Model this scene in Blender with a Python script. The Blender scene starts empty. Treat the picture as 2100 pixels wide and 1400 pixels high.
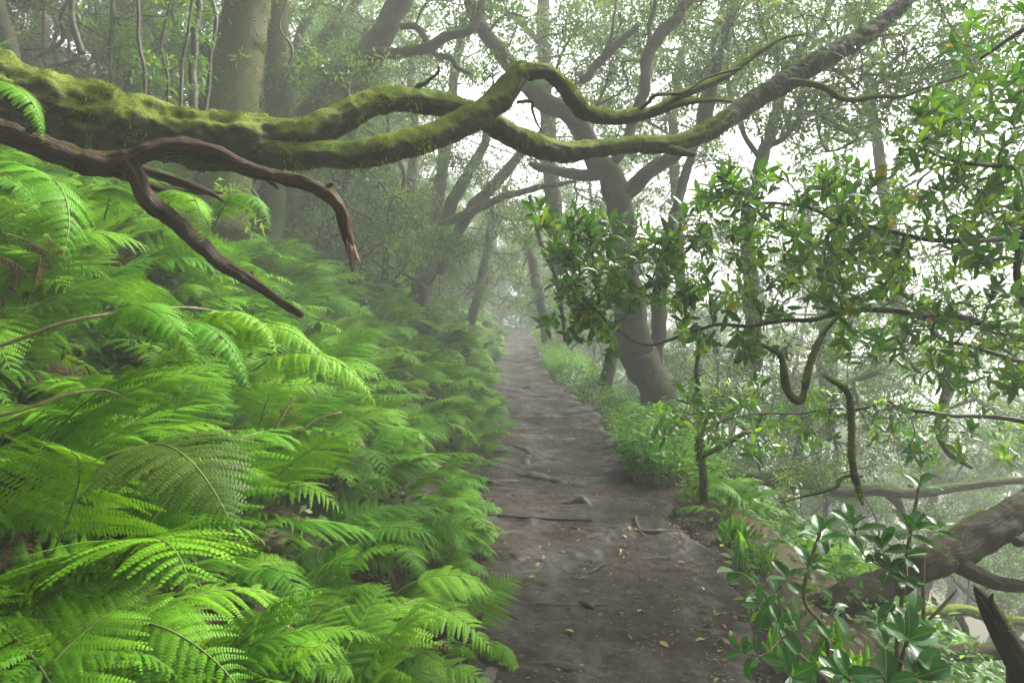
import bpy, math, random
import numpy as np
R = math.radians
rng = np.random.default_rng(7)
random.seed(7)
scene = bpy.context.scene
COL = scene.collection
F = 1400.0
CAM = np.array([0.0, 0.0, 1.6])
PITCH = math.atan(80 / F)
CP, SP = math.cos(PITCH), math.sin(PITCH)

def P(px, py, d):
    """point at depth d (metres along the viewing axis) seen at photo position px, py"""
    u = (px - 1050) / F * d
    v = (700 - py) / F * d
    return np.array([u, d * CP + v * SP, CAM[2] - d * SP + v * CP])

def PX(p):
    q = np.asarray(p, float) - CAM
    d = q[1] * CP - q[2] * SP
    v = q[1] * SP + q[2] * CP
    return 1050 + F * q[0] / d, 700 - F * v / d, d

# ---------------------------------------------------------------- noise
def _hash(i, j, k):
    n = (i * 374761393 + j * 668265263 + k * 2147483647 * 3 + 144269504) & 0xFFFFFFFF
    n = ((n ^ (n >> 13)) * 1274126177) & 0xFFFFFFFF
    n = ((n ^ (n >> 16)) * 2246822519) & 0xFFFFFFFF
    return ((n ^ (n >> 15)) & 0xFFFFFF) / float(0xFFFFFF)

def vnoise(p):
    p = np.asarray(p, float)
    i = np.floor(p).astype(np.int64)
    f = p - i
    f = f * f * (3 - 2 * f)
    r = 0
    for dx in (0, 1):
        wx = f[..., 0] if dx else 1 - f[..., 0]
        for dy in (0, 1):
            wy = f[..., 1] if dy else 1 - f[..., 1]
            for dz in (0, 1):
                wz = f[..., 2] if dz else 1 - f[..., 2]
                r = r + wx * wy * wz * _hash(i[..., 0] + dx, i[..., 1] + dy, i[..., 2] + dz)
    return r * 2 - 1

def fbm(p, oct=4):
    p = np.asarray(p, float)
    a, s, r = 1.0, 1.0, 0
    for o in range(oct):
        r = r + a * vnoise(p * s + o * 17.3)
        a *= .5
        s *= 2.03
    return r

# ---------------------------------------------------------------- meshes
class MB:
    """collects vertices, quads and triangles with a colour tint and a bark coordinate per vertex"""
    def __init__(self):
        self.v, self.q, self.t, self.c, self.u = [], [], [], [], []
        self.qm, self.tm = [], []
        self.n = 0
    def add(self, V, quads=None, tris=None, tint=None, uv=None, mat=0):
        V = np.asarray(V, float).reshape(-1, 3)
        n = len(V)
        self.v.append(V)
        if tint is None: tint = np.ones((n, 3))
        tint = np.broadcast_to(np.asarray(tint, float), (n, 3))
        self.c.append(tint)
        self.u.append(np.zeros((n, 3)) if uv is None else np.asarray(uv, float))
        if quads is not None and len(quads):
            q = np.asarray(quads, np.int64) + self.n
            self.q.append(q); self.qm.append(np.full(len(q), mat))
        if tris is not None and len(tris):
            t = np.asarray(tris, np.int64) + self.n
            self.t.append(t); self.tm.append(np.full(len(t), mat))
        self.n += n
    def mesh(self, name, mats, origin=(0, 0, 0), smooth=True):
        V = np.concatenate(self.v) - np.asarray(origin, float)
        C = np.concatenate(self.c); U = np.concatenate(self.u)
        Q = np.concatenate(self.q) if self.q else np.zeros((0, 4), np.int64)
        T = np.concatenate(self.t) if self.t else np.zeros((0, 3), np.int64)
        M = np.concatenate(self.qm + self.tm) if (self.qm or self.tm) else np.zeros(0)
        me = bpy.data.meshes.new(name)
        me.vertices.add(len(V))
        me.vertices.foreach_set('co', V.astype(np.float32).ravel())
        nl = len(Q) * 4 + len(T) * 3
        me.loops.add(nl)
        me.loops.foreach_set('vertex_index', np.concatenate([Q.ravel(), T.ravel()]).astype(np.int32))
        me.polygons.add(len(Q) + len(T))
        ls = np.concatenate([np.arange(len(Q)) * 4, len(Q) * 4 + np.arange(len(T)) * 3]).astype(np.int32)
        me.polygons.foreach_set('loop_start', ls)
        me.polygons.foreach_set('material_index', M.astype(np.int32))
        me.polygons.foreach_set('use_smooth', np.full(len(ls), smooth, bool))
        a = me.attributes.new('tint', 'FLOAT_COLOR', 'POINT')
        a.data.foreach_set('color', np.concatenate([C, np.ones((len(C), 1))], 1).astype(np.float32).ravel())
        b = me.attributes.new('bark', 'FLOAT_VECTOR', 'POINT')
        b.data.foreach_set('vector', U.astype(np.float32).ravel())
        for m in (mats if isinstance(mats, (list, tuple)) else [mats]): me.materials.append(m)
        me.update(calc_edges=True)
        me.validate()
        return me

def part(name, me, parent, loc=(0, 0, 0), rot=(0, 0, 0), scale=1.0):
    o = bpy.data.objects.new(name, me)
    COL.objects.link(o)
    o.parent = parent
    o.location = loc; o.rotation_euler = rot
    o.scale = (scale,) * 3
    return o

def thing(name, label, cat, loc=(0, 0, 0), group=None):
    o = bpy.data.objects.new(name, None)
    COL.objects.link(o)
    o.location = loc
    o.empty_display_size = .1
    o['label'] = label; o['category'] = cat
    if group: o['group'] = group
    return o

def single(name, me, label, cat, loc=(0, 0, 0), rot=(0, 0, 0), scale=1.0, group=None, kind=None):
    o = part(name, me, None, loc, rot, scale)
    if label: o['label'] = label; o['category'] = cat
    if group: o['group'] = group
    if kind: o['kind'] = kind
    return o

def norm(a):
    return a / np.maximum(np.linalg.norm(a, axis=-1, keepdims=True), 1e-9)

def catmull(pts, step):
    pts = np.asarray(pts, float)
    if len(pts) == 2: pts = np.array([pts[0], pts[0] * .67 + pts[1] * .33, pts[0] * .33 + pts[1] * .67, pts[1]])
    e = np.concatenate([[2 * pts[0] - pts[1]], pts, [2 * pts[-1] - pts[-2]]])
    out = []
    for i in range(len(pts) - 1):
        a, b, c, d = e[i:i + 4]
        L = np.linalg.norm((c - b)[:3])
        n = max(1, int(math.ceil(L / step)))
        t = (np.arange(n) / n)[:, None]
        out.append(.5 * (2 * b + (c - a) * t + (2 * a - 5 * b + 4 * c - d) * t ** 2 + (-a + 3 * b - 3 * c + d) * t ** 3))
    out.append(pts[-1:])
    return np.concatenate(out)

def tube(mb, pts, rad, sides=12, step=None, amp=.12, freq=6.0, twist=0.0, fibre=0.0, tint=(1, 1, 1), mat=0, wob=0.0, seed=0, cap=True, lump=0.0):
    """sweep an irregular round section along a smoothed line; returns the surface grid and its normals"""
    pts = np.asarray(pts, float); rad = np.asarray(rad, float)
    if rad.ndim == 0: rad = np.full(len(pts), float(rad))
    if step is None: step = max(.015, float(rad.mean()) * .7)
    S = catmull(np.concatenate([pts, rad[:, None]], 1), step)
    C, r = S[:, :3].copy(), np.maximum(S[:, 3], .0008)
    if wob: C = C + wob * r[:, None] * np.stack([fbm(C * 2.2 / .6 + 31 * k + seed, 2) for k in range(3)], -1)
    T = np.gradient(C, axis=0); T = norm(T)
    up = np.array([0, 0, 1.0]) if abs(T[0][2]) < .9 else np.array([1.0, 0, 0])
    N = np.zeros_like(C)
    n = up - T[0] * (up @ T[0]); n /= np.linalg.norm(n)
    for i in range(len(C)):
        n = n - T[i] * (n @ T[i]); n /= np.linalg.norm(n); N[i] = n
    B = np.cross(T, N)
    ln = np.concatenate([[0], np.cumsum(np.linalg.norm(np.diff(C, axis=0), axis=1))])
    a = np.arange(sides) / sides * 2 * math.pi
    aa = a[None, :] + twist * ln[:, None]
    dirs = np.cos(aa)[..., None] * N[:, None] + np.sin(aa)[..., None] * B[:, None]
    pos = C[:, None] + dirs * r[:, None, None]
    k = 1 + amp * fbm(pos * freq + seed * 3.1, 3)
    if lump: k = k + lump * fbm(pos * 26 + 7, 3)
    if fibre:
        q = np.stack([np.cos(a)[None] * 3.0 + 0 * ln[:, None], np.sin(a)[None] * 3.0 + 0 * ln[:, None], ln[:, None] * 6.0 + 0 * a[None]], -1)
        k = k + fibre * fbm(q + seed, 3)
    pos = C[:, None] + dirs * (r[:, None] * k)[..., None]
    nr = len(C)
    idx = np.arange(nr * sides).reshape(nr, sides)
    q = np.stack([idx[:-1], np.roll(idx[:-1], -1, 1), np.roll(idx[1:], -1, 1), idx[1:]], -1).reshape(-1, 4)
    V = pos.reshape(-1, 3)
    uv = np.stack([np.broadcast_to(np.cos(a), (nr, sides)), np.broadcast_to(np.sin(a), (nr, sides)), np.broadcast_to(ln[:, None], (nr, sides))], -1).reshape(-1, 3)
    tris = None
    if cap:
        V = np.concatenate([V, C[:1] - T[:1] * r[0] * .3, C[-1:] + T[-1:] * r[-1] * .6])
        uv = np.concatenate([uv, [[0, 0, 0], [0, 0, ln[-1]]]])
        m = nr * sides
        t0 = np.stack([np.full(sides, m), np.roll(idx[0], -1), idx[0]], -1)
        t1 = np.stack([np.full(sides, m + 1), idx[-1], np.roll(idx[-1], -1)], -1)
        tris = np.concatenate([t0, t1])
    mb.add(V, q, tris, tint, uv, mat)
    return pos, dirs, T, r

# leaf outlines in (along, across, up), faces as quads
LEAF_FAR = (np.array([[0, 0, 0], [.45, -.5, .02], [1, 0, -.06], [.5, .5, .05]]), np.array([[0, 1, 2, 3]]))
LEAF_MID = (np.array([[0, 0, 0], [.22, .33, .05], [.55, .5, .06], [.84, .30, -.02], [1, 0, -.12], [.84, -.30, -.02], [.55, -.5, .06], [.22, -.33, .05], [.22, 0, .0], [.58, 0, -.02]]),
            np.array([[0, 8, 1, 1], [8, 9, 2, 1], [9, 4, 3, 2], [0, 7, 8, 8], [7, 6, 9, 8], [6, 5, 4, 9]])[[1, 2, 4, 5]], np.array([[0, 8, 1], [0, 7, 8]]))
def _leafnear():
    t = np.array([0, .07, .2, .38, .58, .77, .92, 1.0])
    w = np.array([.022, .06, .25, .41, .5, .46, .27, .03])
    z = -.18 * t ** 2
    V = []
    for i in range(len(t)):
        cup = .22 * w[i]
        wav = .02 * math.sin(i * 2.4)
        V += [[t[i], -w[i], z[i] + cup + wav], [t[i], -w[i] * .5, z[i] + cup * .35], [t[i], 0, z[i]], [t[i], w[i] * .5, z[i] + cup * .35], [t[i], w[i], z[i] + cup - wav]]
    Q = []
    for i in range(len(t) - 1):
        for j in range(4):
            a = i * 5 + j
            Q.append([a, a + 5, a + 6, a + 1])
    return np.array(V), np.array(Q)
LEAF_NEAR = _leafnear()

def leaves(mb, base, along, up, length, width, shape, tint, mat=0):
    """one leaf blade per row"""
    base = np.asarray(base, float); n = len(base)
    along = norm(np.asarray(along, float))
    side = norm(np.cross(along, up)); nrm = np.cross(side, along)
    length = np.broadcast_to(np.asarray(length, float), (n,)); width = np.broadcast_to(np.asarray(width, float), (n,))
    S = shape[0]; k = len(S)
    V = (base[:, None] + along[:, None] * (S[None, :, 0] * length[:, None])[..., None]
         + side[:, None] * (S[None, :, 1] * width[:, None])[..., None]
         + nrm[:, None] * (S[None, :, 2] * length[:, None])[..., None])
    off = (np.arange(n) * k)[:, None, None]
    q = (shape[1][None] + off).reshape(-1, shape[1].shape[1]) if shape[1] is not None else None
    t = (shape[2][None] + off).reshape(-1, 3) if len(shape) > 2 else None
    tint = np.broadcast_to(np.asarray(tint, float), (n, 3))
    uv = np.broadcast_to(S[None], (n, k, 3)).reshape(-1, 3)
    mb.add(V.reshape(-1, 3), q, t, np.repeat(tint, k, 0), uv, mat)

# ---------------------------------------------------------------- materials
class NT:
    def __init__(self, name, volume=False):
        self.m = bpy.data.materials.new(name); self.m.use_nodes = True
        self.t = self.m.node_tree; self.t.nodes.clear()
        self.out = self.n('ShaderNodeOutputMaterial')
    def n(self, typ, **kw):
        o = self.t.nodes.new(typ)
        for k, v in kw.items():
            if k.startswith('i_'):
                key = k[2:]
                key = int(key) if key.isdigit() else key.replace('_', ' ')
                self.set(o.inputs[key], v)
            else: setattr(o, k, v)
        return o
    def set(self, sock, v):
        if hasattr(v, 'outputs'): v = v.outputs[0]
        if hasattr(v, 'is_output'): self.t.links.new(v, sock)
        else: sock.default_value = v
    def mix(self, f, a, b, mode='MIX'):
        o = self.n('ShaderNodeMix', data_type='RGBA', blend_type=mode, clamp_factor=True)
        self.set(o.inputs[0], f); self.set(o.inputs[6], a); self.set(o.inputs[7], b)
        return o.outputs[2]
    def math(self, op, a, b=0.0, c=None):
        o = self.n('ShaderNodeMath', operation=op)
        self.set(o.inputs[0], a); self.set(o.inputs[1], b)
        if c is not None: self.set(o.inputs[2], c)
        return o.outputs[0]
    def ramp(self, f, lo, hi, a=0.0, b=1.0):
        o = self.n('ShaderNodeMapRange', interpolation_type='SMOOTHSTEP')
        self.set(o.inputs[0], f); self.set(o.inputs[1], lo); self.set(o.inputs[2], hi); self.set(o.inputs[3], a); self.set(o.inputs[4], b)
        return o.outputs[0]
    def noise(self, scale, detail=4, rough=.55, vec=None, dist=0.0):
        o = self.n('ShaderNodeTexNoise', i_Scale=scale, i_Detail=detail, i_Roughness=rough, i_Distortion=dist)
        if vec is not None: self.set(o.inputs['Vector'], vec)
        return o.outputs['Fac']
    def attr(self, name, out='Color'):
        return self.n('ShaderNodeAttribute', attribute_name=name).outputs[out]
    def pos(self): return self.n('ShaderNodeNewGeometry').outputs['Position']
    def bump(self, h, strength=.5, dist=.02):
        return self.n('ShaderNodeBump', i_Height=h, i_Strength=strength, i_Distance=dist).outputs[0]

def leaf_mat(name, col, col2, rough=.4, trans=.35, spec=.4, tcol=None, midrib=False, objvar=False, coat=0.0):
    k = NT(name)
    info = k.n('ShaderNodeObjectInfo')
    f = info.outputs['Random'] if objvar else k.noise(3.0, 2, .5, k.pos())
    c = k.mix(f, (*col, 1), (*col2, 1))
    c = k.mix(1.0, c, k.attr('tint'), 'MULTIPLY')
    if midrib:
        s = k.n('ShaderNodeSeparateXYZ'); k.set(s.inputs[0], k.attr('bark', 'Vector'))
        ay = k.math('ABSOLUTE', s.outputs[1])
        rib = k.ramp(ay, .012, .035, 1.0, 0.0)
        c = k.mix(k.math('MULTIPLY', rib, .55), c, (.22, .34, .10, 1))
        v = k.math('SINE', k.math('SUBTRACT', k.math('MULTIPLY', s.outputs[0], 62.0), k.math('MULTIPLY', ay, 60.0)))
        h = k.math('ADD', k.math('MULTIPLY', v, .25), k.math('MULTIPLY', rib, -1.2))
        bmp = k.bump(h, .35, .004)
    p = k.n('ShaderNodeBsdfPrincipled', i_Roughness=rough)
    k.set(p.inputs['Base Color'], c)
    p.inputs['Specular IOR Level'].default_value = spec
    if coat:
        p.inputs['Coat Weight'].default_value = coat; p.inputs['Coat Roughness'].default_value = .12
    if midrib: k.set(p.inputs['Normal'], bmp)
    tr = k.n('ShaderNodeBsdfTranslucent')
    k.set(tr.inputs[0], k.mix(1.0, c, (*(tcol or (1.5, 1.35, .6)), 1), 'MULTIPLY'))
    mx = k.n('ShaderNodeMixShader', i_0=trans)
    k.set(mx.inputs[1], p); k.set(mx.inputs[2], tr)
    k.set(k.out.inputs[0], mx)
    return k.m

MOSSVAR = 2.4
def bark_mat(name, bark, bark2, moss=None, moss2=None, m_lo=-.1, m_hi=.5, rough=.75, streak=0.0, streakcol=None, bump=.6, scale=14.0, spec=.3):
    k = NT(name)
    g = k.n('ShaderNodeNewGeometry'); pos = g.outputs['Position']
    n1 = k.noise(scale, 6, .65, pos); n2 = k.noise(scale * .3, 3, .55, pos); n3 = k.noise(scale * 5, 4, .7, pos)
    uv = k.attr('bark', 'Vector')
    mp = k.n('ShaderNodeMapping'); k.set(mp.inputs[0], uv); mp.inputs['Scale'].default_value = (3.5, 3.5, 2.2)
    st = k.noise(2.4, 5, .7, mp.outputs[0], .6)
    c = k.mix(k.ramp(n1, .35, .65), (*bark, 1), (*bark2, 1))
    h = k.math('ADD', k.math('MULTIPLY', n1, .6), k.math('MULTIPLY', st, .8))
    if streak: c = k.mix(k.math('MULTIPLY', k.ramp(st, .48, .64), streak), c, (*streakcol, 1))
    c = k.mix(k.math('MULTIPLY', k.ramp(st, .52, .36), .6), c, (.012, .010, .007, 1))
    rg = rough
    if moss:
        sz = k.n('ShaderNodeSeparateXYZ'); k.set(sz.inputs[0], g.outputs['Normal'])
        f = k.math('ADD', sz.outputs[2], k.math('MULTIPLY', k.math('SUBTRACT', n2, .5), MOSSVAR))
        f = k.math('ADD', f, k.math('MULTIPLY', k.math('SUBTRACT', n1, .5), .9))
        f = k.ramp(f, m_lo, m_hi)
        mc = k.mix(k.ramp(n2, .3, .7), (*moss, 1), (*moss2, 1))
        mc = k.mix(k.ramp(n3, .35, .7, 0.0, .55), mc, (moss[0] * .45, moss[1] * .45, moss[2] * .5, 1))
        c = k.mix(f, c, mc)
        rg = k.math('ADD', rough, k.math('MULTIPLY', f, .95 - rough))
        h = k.math('ADD', h, k.math('MULTIPLY', f, k.math('MULTIPLY', n3, 1.6)))
    p = k.n('ShaderNodeBsdfPrincipled')
    p.inputs['Specular IOR Level'].default_value = spec
    k.set(p.inputs['Base Color'], c); k.set(p.inputs['Roughness'], rg)
    k.set(p.inputs['Normal'], k.bump(h, bump, .02))
    k.set(k.out.inputs[0], p)
    return k.m

MAT = {}
MAT['fern'] = leaf_mat('fern_green', (.052, .175, .008), (.128, .288, .013), .48, .26, .12, (1.5, 1.3, .5), objvar=True)
MAT['fern_olive'] = leaf_mat('fern_olive', (.045, .095, .010), (.065, .12, .012), .5, .3, .2)
MAT['fern_yellow'] = leaf_mat('fern_yellow', (.34, .33, .07), (.30, .36, .06), .5, .35, .3, (1.2, 1.1, .7))
MAT['fern_dead'] = leaf_mat('fern_dead', (.085, .036, .018), (.07, .045, .025), .7, .15, .2, (1.2, .9, .6), objvar=True)
MAT['fern_stem'] = bark_mat('fern_stem', (.15, .21, .045), (.12, .17, .04), rough=.5, bump=.1)
MAT['stalk'] = bark_mat('fern_stalk', (.17, .15, .05), (.10, .08, .035), rough=.5, bump=.2, scale=40)
MAT['laurel'] = leaf_mat('laurel_leaf', (.028, .112, .020), (.068, .185, .024), .34, .36, .28, (1.8, 1.6, .5))
MAT['gloss'] = leaf_mat('glossy_leaf', (.012, .080, .007), (.026, .125, .010), .26, .2, .38, (1.6, 1.5, .5), midrib=True, coat=.08)
MAT['crown'] = leaf_mat('crown_leaf', (.038, .098, .018), (.062, .135, .024), .5, .34, .15, (1.6, 1.5, .6))
MAT['herb'] = leaf_mat('herb_leaf', (.075, .235, .014), (.125, .31, .018), .4, .4, .35)
MAT['cover'] = leaf_mat('ground_cover_leaf', (.028, .095, .012), (.05, .13, .018), .5, .3, .3)
MAT['moss_tuft'] = leaf_mat('moss_tuft', (.195, .255, .040), (.105, .160, .024), .8, .3, .1, (1.3, 1.2, .6))
MAT['moss_dark'] = leaf_mat('dark_moss', (.075, .095, .016), (.05, .075, .012), .8, .3, .1, (1.3, 1.2, .6))
MAT['bough'] = bark_mat('mossy_bark', (.040, .038, .020), (.018, .022, .010), (.160, .215, .034), (.080, .122, .020), -.2, .5, spec=.12)
MAT['trunk'] = bark_mat('damp_bark', (.034, .030, .022), (.020, .018, .013), (.070, .095, .020), (.050, .075, .018), .1, .8)
MAT['greentrunk'] = bark_mat('green_mossy_trunk', (.065, .040, .018), (.035, .035, .014), (.052, .066, .013), (.034, .052, .010), -.75, .1)
MAT['darkbough'] = bark_mat('dark_bough', (.020, .022, .016), (.011, .012, .009), (.07, .10, .018), (.04, .06, .012), .3, 1.3, .8, spec=.12)
MAT['twig'] = bark_mat('dark_twig', (.030, .026, .020), (.045, .038, .026), rough=.6, bump=.3)
MAT['dead'] = bark_mat('dead_wood', (.036, .018, .009), (.013, .009, .006), (.09, .10, .02), (.10, .08, .02), .75, 1.35, .42, .85, (.14, .062, .026), 1.0, 30.0, .12)
MAT['palewood'] = bark_mat('split_wood', (.30, .16, .09), (.20, .09, .05), rough=.6, streak=.6, streakcol=(.36, .24, .16), bump=.8, scale=30)
MAT['redlog'] = bark_mat('reddish_log', (.036, .024, .014), (.020, .015, .010), (.075, .10, .016), (.07, .09, .02), .85, 1.6, .7, .35, (.07, .042, .022), .9, 12.0, .08)
MAT['root'] = bark_mat('wet_root', (.055, .042, .032), (.035, .028, .022), rough=.38, bump=.6, scale=25, spec=.5)
def deadleaf(name, a, b):
    return leaf_mat(name, a, b, .45, .2, .4, (1.2, 1, .7), objvar=True)
MAT['leaf_yellow'] = deadleaf('fallen_yellow', (.34, .27, .05), (.26, .17, .04))
MAT['leaf_orange'] = deadleaf('fallen_orange', (.20, .085, .03), (.15, .065, .025))
MAT['leaf_brown'] = deadleaf('fallen_brown', (.075, .038, .022), (.05, .03, .02))
MAT['leaf_green'] = deadleaf('fallen_green', (.15, .22, .05), (.20, .22, .07))

def mud_mat():
    k = NT('wet_mud'); pos = k.pos()
    n1 = k.noise(.9, 4, .55, pos); n2 = k.noise(11, 8, .7, pos, .4); n3 = k.noise(70, 5, .75, pos); n4 = k.noise(1.9, 4, .6, pos); n5 = k.noise(28, 5, .7, pos)
    c = k.mix(k.ramp(n1, .35, .65), (.0235, .0158, .0108, 1), (.040, .0275, .019, 1))
    c = k.mix(k.ramp(n2, .48, .66, 0.0, .7), c, (.030, .022, .017, 1))
    c = k.mix(k.ramp(n5, .54, .68, 0.0, .6), c, (.024, .018, .014, 1))
    c = k.mix(k.ramp(n3, .56, .72, 0.0, .6), c, (.018, .014, .011, 1))
    c = k.mix(k.ramp(n3, .42, .30, 0.0, .35), c, (.062, .049, .038, 1))
    wet = k.ramp(k.math('ADD', k.math('MULTIPLY', n4, .75), k.math('MULTIPLY', n2, .30)), .47, .64)
    c = k.mix(k.math('MULTIPLY', wet, .4), c, (.026, .021, .018, 1))
    p = k.n('ShaderNodeBsdfPrincipled')
    k.set(p.inputs['Base Color'], c)
    k.set(p.inputs['Roughness'], k.math('SUBTRACT', .90, k.math('MULTIPLY', wet, .58)))
    p.inputs['Specular IOR Level'].default_value = .3
    h = k.math('ADD', k.math('MULTIPLY', n2, .6), k.math('ADD', k.math('MULTIPLY', n3, .35), k.math('MULTIPLY', n5, .55)))
    k.set(p.inputs['Normal'], k.bump(h, .7, .014))
    k.set(k.out.inputs[0], p)
    return k.m
def soil_mat():
    k = NT('forest_soil'); pos = k.pos()
    n1 = k.noise(1.6, 5, .6, pos); n2 = k.noise(14, 6, .7, pos); n3 = k.noise(45, 4, .7, pos)
    c = k.mix(k.ramp(n2, .35, .65), (.050, .034, .022, 1), (.085, .052, .032, 1))
    c = k.mix(k.ramp(n3, .58, .72, 0.0, .6), c, (.15, .085, .04, 1))
    c = k.mix(k.ramp(n1, .45, .65, 0.0, .75), c, (.045, .075, .016, 1))
    p = k.n('ShaderNodeBsdfPrincipled', i_Roughness=.9)
    p.inputs['Specular IOR Level'].default_value = .15
    s = k.n('ShaderNodeSeparateXYZ'); k.set(s.inputs[0], k.attr('bark', 'Vector'))
    mud = k.mix(k.ramp(n2, .45, .62), (.040, .030, .022, 1), (.022, .017, .013, 1))
    c = k.mix(k.ramp(k.math('ADD', s.outputs[0], k.math('MULTIPLY', k.math('SUBTRACT', n1, .5), 1.2)), .3, .7), c, mud)
    k.set(p.inputs['Base Color'], c)
    k.set(p.inputs['Normal'], k.bump(k.math('ADD', n2, k.math('MULTIPLY', n3, .4)), .8, .03))
    k.set(k.out.inputs[0], p)
    return k.m
MAT['mud'] = mud_mat(); MAT['soil'] = soil_mat()

# ---------------------------------------------------------------- terrain
_pd = np.array([-60, -1, 2.87, 3.56, 4.67, 5.9, 7.2, 9.7, 12.4, 17.2, 22, 27, 31, 35, 40, 48, 70, 160])
_pc = np.array([.2, .22, .32, .44, .45, .30, .34, .42, .24, .18, .22, .25, -.05, -1.2, -3.2, -7, -16, -50])
_pw = np.array([.65, .65, .70, .74, .84, .82, .80, .82, .68, .68, .72, .75, .75, .75, .75, .75, .75, .75])
def pc(y): return np.interp(y, _pd, _pc)
def pw(y): return np.interp(y, _pd, _pw)
def pz(y):
    t = np.clip((y - 17) / 18, 0, 3)
    return .42 * np.minimum(t, 1.5) ** 1.3
def sstep(x, a, b):
    t = np.clip((x - a) / (b - a), 0, 1)
    return t * t * (3 - 2 * t)
def G(x, y, fine=True):
    """ground height"""
    x = np.asarray(x, float); y = np.asarray(y, float)
    c, w = pc(y), pw(y)
    s = x - c
    u = np.maximum(-s - w, 0); v = np.maximum(s - w, 0)
    zl = .80 * u * sstep(u, -.25, .35) * sstep(60 - u, 0, 55) ** .2
    zl = np.where(u > 4, 3.2 + (u - 4) * .62, .80 * u * sstep(u, -.25, .35))
    zl = np.where(u > 30, 3.2 + 26 * .62, zl)
    vv = np.maximum(v - .35, 0)
    zr = -.10 * v - .62 * vv * sstep(vv, -.3, 1.2)
    zr = np.where(zr < -22, -22, zr)
    z = pz(y) + zl + zr
    if fine:
        p = np.stack([x, y, 0 * x], -1)
        off = sstep(np.maximum(u, v), .05, 1.0)
        z = z + off * (.16 * fbm(p * .8, 3) + .05 * fbm(p * 4, 2)) + .02 * fbm(p * 2.3 + 5, 2)
    return z
def build_ground():
    g = np.sinh(np.linspace(-1, 1, 360) * 5.0) / math.sinh(5.0)
    xs = g * 150
    t = np.linspace(0, 1, 420)
    ys = -12 + 172 * (np.sinh(t * 4.6) / math.sinh(4.6))
    X, Y = np.meshgrid(xs, ys)
    Z = G(X, Y)
    s = np.abs(X - pc(Y)) / pw(Y)
    Z = Z - .07 * sstep(1.06 - s, 0, .14)
    idx = np.arange(X.size).reshape(X.shape)
    q = np.stack([idx[:-1, :-1], idx[:-1, 1:], idx[1:, 1:], idx[1:, :-1]], -1).reshape(-1, 4)
    near = 1 - sstep(s, 1.0, 1.9)
    mb = MB(); mb.add(np.stack([X, Y, Z], -1), q, uv=np.stack([near, 0 * near, 0 * near], -1).reshape(-1, 3))
    single('ground', mb.mesh('ground', MAT['soil']), None, None, kind='structure')
def pathz(x, y):
    """surface of the trodden path, with its ruts and bumps"""
    p = np.stack([x, y, 0 * np.asarray(x, float)], -1)
    s = (x - pc(y)) / pw(y)
    b = .030 * fbm(p * 1.7 + 3, 3) + .006 * fbm(p * 7, 4) - .020 * np.abs(fbm(p * np.array([3.2, 5.0, 1]) + 9, 2))
    b = b + .006 * fbm(p * 22, 4)
    return G(x, y) + b + .012 - .035 * np.exp(-(s * 1.6) ** 2)
def build_path():
    ys = np.concatenate([np.arange(-3, 2, .05), np.arange(2, 7, .016), np.arange(7, 14, .03), np.arange(14, 48, .09)])
    t = np.linspace(-1, 1, 110)
    Y, Tt = np.meshgrid(ys, t, indexing='ij')
    en = .16 * fbm(np.stack([Tt * 0 + np.sign(Tt) * 5, Y * 2.6, 0 * Y], -1), 4)
    X = pc(Y) + Tt * (pw(Y) * 1.10 + en * np.abs(Tt))
    w = sstep(np.abs(Tt), .74, .95)
    Z = pathz(X, Y) * (1 - w) + (G(X, Y) + .012) * w - .09 * sstep(np.abs(Tt), .86, 1.0)
    idx = np.arange(X.size).reshape(X.shape)
    q = np.stack([idx[:-1, :-1], idx[:-1, 1:], idx[1:, 1:], idx[1:, :-1]], -1).reshape(-1, 4)
    mb = MB(); mb.add(np.stack([X, Y, Z], -1), q)
    single('path', mb.mesh('path', MAT['mud']), None, None, kind='structure')
build_ground(); build_path()
# ---------------------------------------------------------------- branching growth
def rdir(n):
    return norm(rng.normal(size=(n, 3)))

def pl(spec):
    """polyline of (px, py, radius_px, depth) -> points, radii in metres"""
    pts = np.array([P(a, b, d) for a, b, r, d in spec])
    rad = np.array([r * d / F for a, b, r, d in spec])
    return pts, rad

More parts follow.
